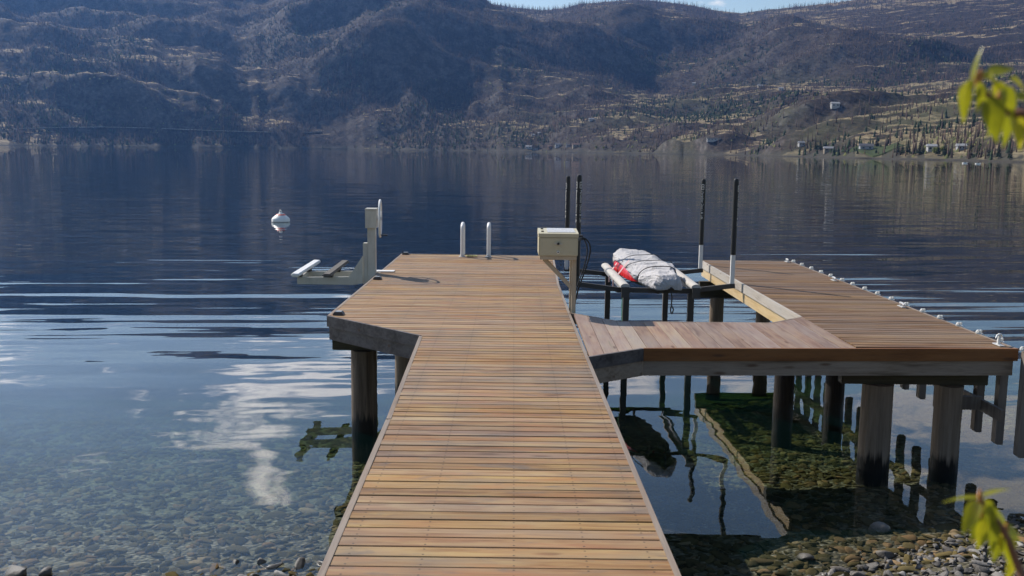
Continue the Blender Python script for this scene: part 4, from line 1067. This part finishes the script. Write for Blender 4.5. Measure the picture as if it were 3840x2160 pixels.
# jet ski ----------------------------------------------------------------------
js = thing('jet_ski', 'red jet ski under a tied grey cover resting on the boat lift bunks', 'jet ski')
def loft(secs, name, mat, nth, nsec, wr=0.0, a0=-0.1, a1=1.1, seed=1, parent=js, pw=0.8, drop=0.0):
    ys_ = [s[0] for s in secs]
    def S(i, y): return float(np.interp(y, ys_, [s[i] for s in secs]))
    V = np.zeros((nsec, nth, 3))
    for i in range(nsec):
        y = ys_[0] + (ys_[-1] - ys_[0]) * i / (nsec - 1)
        cx, hw, zl, zr_, ztp, tl = (S(k, y) for k in range(1, 7)); ztp -= drop
        for j in range(nth):
            f = j / (nth - 1); a = math.pi * (1 - f)
            ca, sa = math.cos(a), math.sin(a)
            xx = math.copysign(abs(ca) ** pw, ca) * hw; zb_ = zl if ca < 0 else zr_
            zb_ = zl * (1 - f) + zr_ * f
            zz_ = zb_ + (ztp + tl * ca - zb_) * abs(sa) ** pw
            V[i, j] = (cx + xx, y, zz_)
    if wr > 0:
        # folds running over the cover, deeper where the cords pull it in
        yy2, ff = V[:, :, 1], np.linspace(0, 1, nth)[None, :]
        fold = ridged(yy2 * 2.0 + ff * 2.4, ff * 6 + yy2 * 0.9, 4, seed) ** 2.2 - 0.30
        fold2 = ridged(yy2 * 7 - ff * 4, ff * 4.0, 3, seed + 9) ** 2 - 0.32
        am = wr * (0.9 * fold + 0.45 * fold2)
        for yc in (18.38, 19.02): am = am - 0.035 * np.exp(-((yy2 - yc + 0.25 * (ff - .5)) / 0.06) ** 2)
        cx = np.array([S(1, y) for y in V[:, 0, 1]])[:, None]
        dx = V[:, :, 0] - cx; dzv = V[:, :, 2] - 1.72; l = np.hypot(dx, dzv) + 1e-6
        V[:, :, 0] += am * dx / l; V[:, :, 2] += am * dzv / l
    i = np.arange(nsec - 1)[:, None] * nth + np.arange(nth - 1)[None, :]
    F = np.stack([i, i + nth, i + nth + 1, i + 1], -1).reshape(-1, 4)
    return V, F
secs = [  # y, centre x, half width, left hem z, right hem z, top z, tilt (right side higher)
    (17.56, 2.83, .05, 1.60, 1.62, 1.70, 0), (17.59, 2.82, .17, 1.585, 1.60, 1.83, .01), (17.68, 2.80, .22, 1.585, 1.60, 1.90, .02), (18.0, 2.77, .25, 1.58, 1.62, 1.925, .03),
    (18.35, 2.72, .31, 1.61, 1.64, 1.915, .05), (18.62, 2.70, .385, 1.65, 1.64, 1.95, .095), (18.9, 2.67, .43, 1.735, 1.66, 1.955, .085), (19.2, 2.62, .42, 1.80, 1.66, 1.965, .06),
    (19.6, 2.59, .41, 1.815, 1.66, 1.985, .045), (20.0, 2.55, .41, 1.835, 1.66, 2.0, .03), (20.4, 2.52, .40, 1.80, 1.66, 2.03, -.02), (20.7, 2.50, .38, 1.72, 1.66, 2.06, -.06), (20.86, 2.50, .34, 1.70, 1.68, 2.05, -.07), (20.92, 2.5, .24, 1.75, 1.75, 1.95, -.03), (20.94, 2.5, .04, 1.78, 1.78, 1.84, 0)]
V, F = loft(secs, 'cover', M['cloth'], 84, 220, 0.060, seed=301, pw=0.55, drop=0.055)
bump_ = np.exp(-(((V[:, :, 0] - 2.78) / .09) ** 2 + ((V[:, :, 1] - 19.55) / .12) ** 2)); V[:, :, 2] += 0.075 * bump_
bump_ = np.exp(-(((V[:, :, 0] - 2.62) / .10) ** 2 + ((V[:, :, 1] - 18.1) / .3) ** 2)); V[:, :, 2] += 0.02 * bump_
cv = npmesh('cover', V.reshape(-1, 3), F, M['cloth'], True, js)
sm = cv.modifiers.new('thick', 'SOLIDIFY'); sm.thickness = 0.006; sm.offset = -1
hs = [(18.25, 2.73, .05, 1.62, 1.62, 1.70, 0), (18.4, 2.71, .25, 1.61, 1.61, 1.72, 0), (18.8, 2.68, .42, 1.60, 1.60, 1.78, 0), (19.2, 2.64, .455, 1.60, 1.60, 1.83, 0), (19.6, 2.60, .465, 1.615, 1.615, 1.86, 0), (20.3, 2.53, .45, 1.64, 1.64, 1.88, 0), (20.7, 2.50, .38, 1.68, 1.68, 1.84, 0), (20.84, 2.50, .30, 1.70, 1.70, 1.82, 0)]
V, F = loft(hs, 'hull', M['red'], 30, 60, pw=0.55)
lowV = V.copy(); mid_ = V[:, :, 0].mean(1, keepdims=True); fr_ = np.linspace(0, 1, 30)[None, :]
lowV[:, :, 2] = V[:, :1, 2] - 0.13 * np.sin(np.pi * fr_) ** 0.8 ; lowV[:, :, 0] = V[:, :1, 0] * (1 - fr_) + V[:, -1:, 0] * fr_
npmesh('hull', V.reshape(-1, 3), F, M['red'], True, js)
npmesh('hull_bottom', lowV.reshape(-1, 3), F[:, ::-1], M['charcoal'], True, js)
def cord(y, dyl, r=.009, mat='rubber', f0=0.0, f1=1.0, name='cord'):
    pts = []
    ys_ = [s[0] for s in secs]
    for j in range(41):
        f = f0 + (f1 - f0) * j / 40; yv = y - dyl * (f - .5)
        cx, hw, zl, zr_, ztp, tl = (float(np.interp(yv, ys_, [s[k] for s in secs])) for k in range(1, 7))
        a = math.pi * (1 - f); ca, sa = math.cos(a), math.sin(a)
        zb_ = zl * (1 - f) + zr_ * f
        pts.append((cx + math.copysign(abs(ca) ** .55, ca) * (hw + .008), yv, zb_ + (ztp + tl * ca - zb_) * abs(sa) ** .55 + .006))
    MB().tube(pts, r, 6).build(name, M[mat], js, True)
cord(18.38, .25); cord(19.02, .25, .007); cord(19.75, -.35, .006)
MB().tube(bez([(2.20, 20.25, 1.73), (2.24, 19.9, 1.665), (2.27, 19.55, 1.66), (2.24, 19.3, 1.72)], 20), .009, 6).build('grab_line', M['rubber'], js, True)
MB().tube(bez([(2.83, 17.55, 1.60), (2.845, 17.52, 1.45), (2.84, 17.52, 1.33), (2.83, 17.52, 1.25), (2.85, 17.52, 1.18), (2.88, 17.52, 1.25), (2.85, 17.52, 1.32)], 36), .012, 6).build('tow_loop', M['rubber'], js, True)
for q in (((2.02, 18.9, 1.70), (2.28, 19.35, 1.93)), ((1.99, 19.7, 1.70), (2.20, 20.35, 1.83))):
    MB().beam(q[0], q[1], .028, .005).build('strap', M['strap'], js)
for y in (18.9, 19.7): MB().tube([(1.945, y, 1.68), (1.935, y, 1.60), (1.94, y, 1.45)], .012, 6).build('strap', M['strap'], js, True)

# ------------------------------------------------------------------ leafy twigs at the right
def leaf_mat():
    t = NT('young_poplar_leaf')
    r = t.n('NewGeometry').outputs['Random Per Island']
    col = t.ramp(r, [(0.0, (0.22, 0.23, 0.010)), (0.5, (0.36, 0.36, 0.012)), (1.0, (0.48, 0.43, 0.02))])
    pos = t.n('TexCoord').outputs['Object']
    nn = t.noise(pos, 70.0, 3, 0.6).outputs[0]
    col = t.mix(t.maprange(nn, 0.45, 0.7, 0, 0.55), col, t.mix(0.55, col, (0.06, 0.09, 0.01, 1)))
    d = t.n('BsdfDiffuse', Color=col); tr = t.n('BsdfTranslucent', Color=col); g = t.n('BsdfGlossy', Roughness=0.3)
    m1 = t.n('MixShader', Fac=0.5); t.t.links.new(d.outputs[0], m1.inputs[1]); t.t.links.new(tr.outputs[0], m1.inputs[2])
    m2 = t.n('MixShader', Fac=0.06); t.t.links.new(m1.outputs[0], m2.inputs[1]); t.t.links.new(g.outputs[0], m2.inputs[2])
    return t.surf(m2.outputs[0])
M['leaf'] = leaf_mat()
M['twig'] = paint('reddish_twig', (0.22, 0.09, 0.045), 0.6, dirt=0.4)
M['bud'] = paint('orange_bud', (0.50, 0.20, 0.04), 0.6, dirt=0.2)
def leaf(m, base, d, L, W, face, curl=0.25):
    """ovate pointed leaf from base along d; face = direction its upper side looks"""
    d = Vector(d).normalized(); n = Vector(face); n = (n - d * n.dot(d)).normalized(); s = d.cross(n)
    rows = 9; vs = []; fs = []
    for i in range(rows):
        t = i / (rows - 1); wd = W * (math.sin(math.pi * min(1, t ** 0.62)) ** 0.9) * (1 - 0.15 * t) * .5 if 0 < i < rows - 1 else 0.0008
        c = Vector(base) + d * (L * t) + n * (-curl * L * t * t)
        vs += [c - s * wd + n * (wd * .35), c, c + s * wd + n * (wd * .35)]
    for i in range(rows - 1):
        a = i * 3
        fs += [(a, a + 1, a + 4, a + 3), (a + 1, a + 2, a + 5, a + 4)]
    m.add(vs, fs)
def branch(label, twig, leaves, buds):
    b_ = thing('leafy_twig', label, 'twig', 'budding twigs in the foreground')
    MB().tube(bez(twig, 40), [0.0026 + 0.0042 * i / 48 for i in range(len(bez(twig, 40)))], 7).build('stem', M['twig'], b_, True)
    m = MB()
    for (bs, d, L_, W_, f) in leaves: leaf(m, bs, d, L_, W_, f)
    m.build('leaves', M['leaf'], b_, True)
    m = MB()
    for bs in buds: m.lathe([(.001, -.006), (.003, 0), (.0035, .005), (.002, .010), (.0005, .014)], bs, 8)
    m.build('bud', M['bud'], b_, True)
def LF(a, b, w, f):
    a = Vector(a); b = Vector(b)
    return (a, b - a, (b - a).length, w, f)
branch('leafy twig hanging in front of the mountainside, upper right',  # stem, leaf and bud points of both twigs: image pixels unprojected at chosen depths
       [(0.5455, 1.2000, 4.1258), (0.5580, 1.2000, 4.1167), (0.5740, 1.2000, 4.1053), (0.5904, 1.2000, 4.0939), (0.6094, 1.2000, 4.0932), (0.6931, 1.2500, 4.0751), (0.8971, 1.4000, 3.9757), (1.1591, 1.6000, 3.3089)],
       [LF((0.5419, 1.2000, 4.1304), (0.5421, 1.2000, 4.1703), 0.0096, (-0.9, -0.3, 0.2)), LF((0.5378, 1.2000, 4.1345), (0.5224, 1.2000, 4.1010), 0.0096, (-0.8, 0.3, 0.6)), LF((0.5370, 1.2100, 4.1296), (0.5401, 1.2100, 4.0819), 0.0168, (-0.3, -1, 0.1)), LF((0.5439, 1.1900, 4.1293), (0.5505, 1.1900, 4.0931), 0.0160, (0.2, -1, 0.1)),
        LF((0.5599, 1.2200, 4.1389), (0.5980, 1.2200, 4.1230), 0.0272, (-0.2, -0.4, 1)), LF((0.5604, 1.2100, 4.1336), (0.5660, 1.2100, 4.1466), 0.0144, (-0.2, -0.6, 0.8)), LF((0.5751, 1.2300, 4.1398), (0.6037, 1.2300, 4.1543), 0.0240, (-0.3, -0.6, 0.8)),
        LF((0.5605, 1.1900, 4.1139), (0.5711, 1.1900, 4.0577), 0.0272, (-0.5, -1, 0.1)), LF((0.5826, 1.2200, 4.1054), (0.5810, 1.2200, 4.0660), 0.0208, (0.6, -1, 0.1)), LF((0.5688, 1.1800, 4.1248), (0.5881, 1.1800, 4.0863), 0.0176, (-0.2, -1, 0.4)), LF((0.5937, 1.2000, 4.0940), (0.6106, 1.2000, 4.0507), 0.0208, (0.1, -1, 0)), LF((0.6061, 1.2200, 4.1113), (0.6248, 1.2200, 4.1163), 0.0208, (0.1, -0.6, 0.8)), LF((0.6201, 1.2300, 4.0906), (0.6177, 1.2300, 4.0666), 0.0160, (-0.4, -1, 0.1)), LF((0.6044, 1.2400, 4.1362), (0.6296, 1.2400, 4.1246), 0.0224, (0, -0.5, 0.8)), LF((0.5829, 1.2300, 4.1329), (0.5974, 1.2300, 4.1022), 0.0176, (-0.3, -1, 0.3)), LF((0.5981, 1.2300, 4.0927), (0.6052, 1.2300, 4.0535), 0.0176, (0.3, -1, 0.1)), LF((0.5679, 1.2200, 4.1226), (0.5735, 1.2200, 4.0873), 0.0144, (0.4, -1, 0.1)), LF((0.5498, 1.2200, 4.1341), (0.5464, 1.2200, 4.1153), 0.0088, (-0.5, -0.9, 0.2))],
       [(0.5467, 1.2000, 4.1290), (0.5502, 1.2000, 4.1328), (0.5738, 1.2000, 4.1076)])
branch('leafy twig hanging in front of the stony beach, lower right',
       [(0.5910, 1.2000, 3.6178), (0.5968, 1.2000, 3.6075), (0.6087, 1.2000, 3.5946), (0.6256, 1.2000, 3.5713), (0.6439, 1.2000, 3.5321), (0.6684, 1.2000, 3.4794), (0.7883, 1.3000, 3.3279), (1.0189, 1.5000, 3.0812)],
       [LF((0.5899, 1.2000, 3.6193), (0.5458, 1.2000, 3.6218), 0.0080, (0, -0.3, 1)), LF((0.5966, 1.2100, 3.6179), (0.6294, 1.2100, 3.6339), 0.0080, (0, -0.3, 1)), LF((0.5891, 1.2000, 3.6162), (0.5681, 1.2000, 3.5706), 0.0208, (-0.7, -0.8, 0.2)), LF((0.5979, 1.2100, 3.6142), (0.6042, 1.2100, 3.5855), 0.0240, (0.1, -1, 0.4)),
        LF((0.5916, 1.1900, 3.6137), (0.6115, 1.1900, 3.5752), 0.0224, (0.2, -1, 0.3)), LF((0.6030, 1.2100, 3.5881), (0.5999, 1.2100, 3.5432), 0.0224, (-0.2, -1, 0.1)), LF((0.6016, 1.1900, 3.5932), (0.6122, 1.1900, 3.5413), 0.0192, (0.3, -1, 0.1)), LF((0.6301, 1.2200, 3.5740), (0.6621, 1.2200, 3.5558), 0.0176, (0.2, -0.8, 0.6)), LF((0.6246, 1.2000, 3.5713), (0.6425, 1.2000, 3.5242), 0.0192, (0.1, -1, 0.1)), LF((0.6363, 1.2300, 3.5568), (0.6291, 1.2300, 3.5189), 0.0144, (-0.3, -1, 0.1)), LF((0.6461, 1.2200, 3.5342), (0.6466, 1.2200, 3.4966), 0.0160, (0.1, -1, 0.1)), LF((0.6184, 1.2300, 3.5886), (0.6478, 1.2300, 3.5730), 0.0176, (0.1, -0.7, 0.7)), LF((0.6031, 1.2200, 3.5948), (0.5913, 1.2200, 3.5495), 0.0160, (-0.5, -0.9, 0.1)), LF((0.6304, 1.2300, 3.5674), (0.6462, 1.2300, 3.5300), 0.0160, (0.2, -1, 0.2))],
       [(0.5890, 1.2000, 3.6172), (0.5935, 1.2000, 3.5986), (0.6254, 1.2000, 3.5739)])

# ------------------------------------------------------------------ FARSIDE (houses, shore trees, road), placed from image pixels, baked to metres

def on_hill(x, y):
    return x, y, float(hills_z(np.array([x]), np.array([y]))[0])
def wallmat(n, c): return paint(n, c, 0.7, dirt=0.2, sc=.3)
WM = {'white': wallmat('white_house_wall', (.36, .355, .34)), 'tan': wallmat('tan_house_wall', (.25, .20, .14)), 'grey': wallmat('grey_house_wall', (.34, .34, .35)), 'brown': wallmat('brown_house_wall', (.20, .12, .07))}
RM = {'grey': wallmat('grey_roof', (.22, .22, .23)), 'dark': wallmat('dark_roof', (.07, .07, .08)), 'white': wallmat('pale_roof', (.30, .30, .30)), 'red': wallmat('rusty_roof', (.15, .08, .055))}
GL = paint('dark_window_glass', (.03, .04, .05), .15, spec=.6, dirt=0.0)
def house(px, py, w_, d_, h_, wall, roof, lab, cat='house', rot=0.0, gable=True):
    x, y, z = on_hill(px, py); k = y / 1500.0
    t = thing('house', lab, cat, 'houses on the far shore'); t.location = (x, y, z); t.rotation_euler = (0, 0, rot)
    w_ *= .68; d_ *= .7; h_ *= .6
    hw, hd = w_ / 2, d_ / 2
    MB().box(-hw, hw, -hd, hd, -2.5, h_).build('wall', WM[wall], t)
    if gable: MB().prism([(-hd - .6, h_ + .02), (hd + .6, h_ + .02), (0, h_ + d_ * .32)], 'x', -hw - .6, hw + .6).build('roof', RM[roof], t)
    else: MB().box(-hw - .5, hw + .5, -hd - .5, hd + .5, h_ + .02, h_ + .6).build('roof', RM[roof], t)
    n = max(2, int(w_ / 4))
    for q in range(n):
        cx = -hw + (q + .5) * w_ / n
        MB().box(cx - .9, cx + .9, -hd - .06, -hd - .01, h_ * .35, h_ * .75).build('window', GL, t)
HS = [  # x, y (image pixels cast onto the hill), width, depth, height, wall, roof, label
      (36.5, 1920.0, 9, 7, 4, 'white', 'grey', 'small white cottage above the lakeside houses, left of the sloping white sheds'),
      (48.1, 1928.0, 8, 7, 5, 'white', 'white', 'narrow white house with a bright roof just right of the small white cottage'),
      (27.5, 1848.0, 16, 10, 6, 'white', 'grey', 'wide white lakeside house, leftmost of the waterfront row'),
      (39.0, 1840.0, 15, 9, 4, 'grey', 'grey', 'long low grey house at the water in the waterfront row'),
      (65.8, 1816.0, 11, 9, 7, 'brown', 'red', 'brown timber house with a rusty roof in the waterfront row'),
      (79.2, 1796.0, 15, 10, 6, 'grey', 'dark', 'dark roofed grey house in the middle of the waterfront row'),
      (94.7, 1768.0, 9, 8, 6, 'white', 'dark', 'white house with a dark roof beside the tan house'),
      (106.7, 1736.0, 16, 10, 8, 'tan', 'red', 'large tan house with a rusty roof, right end of the waterfront row'),
      (142.3, 1856.0, 14, 8, 4, 'white', 'grey', 'white shed alone on the brown slope above the waterfront row'),
      (441.6, 2496.0, 13, 8, 5, 'white', 'white', 'pale house highest up among the trees left of the grassy knoll'),
      (519.1, 2144.0, 15, 9, 6, 'tan', 'grey', 'tan house on top of the grassy knoll'),
      (519.7, 1976.0, 13, 9, 6, 'white', 'grey', 'white gabled house at the right brow of the grassy knoll'),
      (438.6, 1384.0, 16, 10, 8, 'white', 'white', 'large bright white house beside the track right of the grassy knoll'),
      (270.6, 1364.0, 26, 8, 4, 'white', 'white', 'long low white building on top of the rounded rock by the shore'),
      (323.1, 1132.0, 9, 7, 6, 'white', 'grey', 'tall narrow white house among the trees near the right shore'),
      (315.5, 1008.0, 13, 9, 5, 'tan', 'grey', 'small tan house near the water left of the green lawn'),
      (322.1, 920.0, 17, 10, 6, 'grey', 'dark', 'wide grey house with a big dark roof beside the green lawn'),
      (330.6, 796.0, 10, 8, 6, 'white', 'white', 'bright white house among dark trees right of the green lawn'),
      (339.6, 764.0, 9, 8, 5, 'grey', 'white', 'grey house with a pale gable at the far right shore')]
for a in HS: house(*a, rot=random.uniform(-.25, .25), gable='long low' not in a[7])

def far_tree(px, py, h_, kind, lab, group):
    x, y, z = on_hill(px, py)
    t = thing('conifer_tree' if kind == 'c' else 'broadleaf_tree', lab, 'tree', group); t.location = (x, y, z)
    MB().tube([(0, 0, -2), (0, 0, h_ * .5), (.1, 0, h_ * .95)], [h_ * .022, h_ * .016, .05], 6).build('trunk', M['snag'], t)
    m = MB(); r = random.Random(int(px * 7 + py))
    for q in range(150 if kind == 'c' else 190):
        if kind == 'c':
            f = r.random() ** 1.25 * .86 + .12; rad = h_ * .20 * (1 - f) * (0.55 + .6 * r.random()) + .1; a = r.random() * 6.28
            c = Vector((rad * math.cos(a), rad * math.sin(a), h_ * f)); s_ = h_ * .055 * (1.35 - f)
            dz = -.35
        else:
            a = r.random() * 6.28; b_ = math.acos(2 * r.random() - 1); rad = h_ * .36 * r.random() ** .45
            c = Vector((rad * math.sin(b_) * math.cos(a), rad * math.sin(b_) * math.sin(a), h_ * .58 + rad * 1.05 * math.cos(b_))); s_ = h_ * .065; dz = 0
        o1 = Vector((math.cos(a), math.sin(a), dz)) * s_ * 1.5; o2 = Vector((-math.sin(a), math.cos(a), r.uniform(-.5, .5))) * s_; o3 = Vector((0, 0, 1)) * s_ * .6
        m.add([c + o1, c - o1 * .6 + o2, c - o1 * .6 - o2, c + o3], [(0, 1, 3), (1, 2, 3), (2, 0, 3), (0, 2, 1)])
    m.build('crown', M['conifer'] if kind == 'c' else (M['willow'] if kind == 'w' else M['blossom']), t)
M['willow'] = tree_mat('fresh_willow_leaf', (.12, .14, .03), (.26, .26, .06)); M['blossom'] = tree_mat('pale_blossom', (.28, .25, .21), (.45, .42, .37))
for px, py, h_ in ((321.9, 1072.0, 15), (324.1, 1064.0, 18), (328.3, 1060.0, 13), (316.7, 968.0, 11), (337.5, 936.0, 17), (319.3, 836.0, 18), (318.6, 824.0, 15), (319.7, 816.0, 19), (317.9, 800.0, 14), (321.1, 796.0, 17), (322.5, 792.0, 12), (326.0, 772.0, 15), (325.8, 760.0, 17), (327.1, 752.0, 12), (325.1, 716.0, 14), (323.9, 700.0, 16), (321.7, 680.0, 12), (318.5, 660.0, 15), (312.1, 632.0, 13), (314.8, 1240.0, 11), (303.9, 1152.0, 9), (151.2, 1644.0, 13), (160.5, 1640.0, 11), (-39.6, 1908.0, 13), (-56.7, 1928.0, 11), (-78.6, 1940.0, 12), (-433.7, 2060.0, 12), (-387.1, 2072.0, 10), (-478.9, 2044.0, 11)):  # tree spots here and below come from image pixels cast onto the hill
    far_tree(px, py, h_ * 0.62, 'c', 'single dark conifer standing at the waterline of the far shore', 'conifers along the far shore')
for px, py, h_, k, lab in ((-16.5, 1868.0, 8, 'w', 'yellow green willow at the water left of the waterfront row of houses'), (136.6, 1664.0, 9, 'w', 'rounder yellow green willow just right of the tan waterfront house'), (146.7, 1644.0, 8, 'w', 'low yellow green willow at the shore, right of the rounder one'), (323.6, 772.0, 9, 'w', 'bright green tree in front of the bright white house on the right shore'), (329.7, 772.0, 10, 'w', 'bright green tree beside dark conifers at the right shore'), (-498.9, 2072.0, 16, 'b', 'pale blossoming tree alone beside the shore road'), (-862.1, 1732.0, 9, 'b', 'pale bare shrub at the water, far left shore')):
    far_tree(px, py, h_ * 0.75, k, lab, 'spring trees on the far shore')
# shore road with its guard rail; path points traced from image pixels
sm_ = np.array([(-938.3, 1781.9, 24.5), (-935.3, 1785.1, 24.8), (-932.3, 1789.9, 25.2), (-928.7, 1795.5, 25.5), (-924.5, 1801.6, 26.0), (-919.8, 1808.5, 26.6), (-914.3, 1816.0, 27.2), (-908.1, 1823.7, 27.9), (-901.5, 1832.5, 28.8), (-894.6, 1841.9, 29.6), (-887.5, 1851.7, 30.3), (-880.2, 1862.1, 31.0), (-872.8, 1873.6, 31.8), (-864.7, 1885.1, 32.4), (-856.6, 1897.6, 33.2), (-847.9, 1909.3, 33.9), (-838.0, 1919.2, 34.5), (-827.4, 1927.7, 35.0), (-816.5, 1936.0, 35.4), (-805.5, 1944.3, 35.9), (-794.0, 1951.7, 36.2), (-782.4, 1959.2, 36.2), (-770.9, 1967.2, 36.3), (-759.1, 1974.7, 36.3), (-747.1, 1981.9, 36.2), (-734.9, 1989.1, 36.2), (-722.5, 1995.5, 36.0), (-709.7, 2001.3, 35.8), (-697.0, 2007.2, 35.6), (-683.9, 2012.0, 35.3), (-670.9, 2017.3, 35.0), (-658.0, 2023.2, 34.6), (-645.0, 2029.1, 34.3), (-631.7, 2034.1, 34.0), (-618.1, 2038.9, 33.6), (-604.5, 2044.0, 33.2), (-590.8, 2048.5, 33.0), (-576.8, 2052.3, 32.8), (-562.7, 2055.7, 32.6), (-548.7, 2059.5, 32.4), (-534.8, 2063.7, 32.3), (-521.1, 2068.8, 32.2), (-507.7, 2073.6, 32.0), (-494.7, 2078.4, 32.1), (-482.2, 2083.5, 32.1), (-470.0, 2088.5, 32.3), (-458.3, 2093.1, 32.5), (-447.5, 2097.3, 32.7), (-437.9, 2101.9, 33.0), (-429.3, 2106.1, 33.3), (-421.7, 2110.1, 33.5), (-415.0, 2114.1, 33.8), (-409.2, 2118.1, 34.1), (-404.4, 2121.9, 34.2)])
m = MB(); gr = MB()
for i in range(len(sm_) - 1):
    a, b_ = Vector(sm_[i]), Vector(sm_[i + 1])
    n_ = Vector((0, 1, 0)); top = 0.9
    q = [a - n_ * 4, b_ - n_ * 4, b_ + n_ * 5, a + n_ * 5]
    m.hexa([v - Vector((0, 0, 0.8)) for v in q], [v + Vector((0, 0, top)) for v in q])
    q = [a - n_ * 3.8, b_ - n_ * 3.8, b_ - n_ * 3.6, a - n_ * 3.6]
    gr.hexa([v + Vector((0, 0, top + .01)) for v in q], [v + Vector((0, 0, top + .45)) for v in q])
M['roadcut'] = paint('road_embankment', (.10, .09, .08), .9, dirt=.5, dcol=(.05, .045, .035), sc=.1)
ro = m.build('shore_road', M['hill']); tag(ro, 'shore road cut along the foot of the far mountain', 'road', kind='structure')
gr = gr.build('guard_rail', M['alu']); tag(gr, 'long pale guard rail along the shore road below the mountain', 'guard rail')
def boat(x, y, L_, lab):
    t = thing('motor_boat', lab, 'boat', 'boats moored at the far right shore'); t.location = (x, y, 0)
    MB().prism([(-L_ / 2, .45), (-L_ / 2 + .2, -.2), (L_ / 2 - .6, -.2), (L_ / 2, .55)], 'y', -.6, .6).build('hull', M['vinyl'], t)
    MB().prism([(-L_ * .2, .46), (L_ * .15, .46), (L_ * .05, .85), (-L_ * .18, .85)], 'y', -.45, .45).build('cabin', M['charcoal'], t)
boat(218.9, 487.0, 2.4, 'white motor boat moored off the far right shore, left of the pair'); boat(214.3, 463.3, 2.4, 'white motor boat moored off the far right shore, right of the pair')
lx, ly = 326.4, 888.0
gxs, gys = np.meshgrid(np.linspace(lx - 16, lx + 16, 40), np.linspace(ly - 18, ly + 50, 60))
M['lawn'] = tree_mat('lawn_grass', (.035, .048, .018), (.05, .064, .022))
lw = grid_mesh('lawn', gxs, gys, hills_z(gxs, gys) + 1.2 - 2.5 * (np.abs(gxs - lx) > 14.5) - 2.5 * (np.abs(gys - ly - 16) > 32), M['lawn']); tag(lw, 'bright green lawn sloping to the water beside the big grey house', 'lawn', kind='structure')
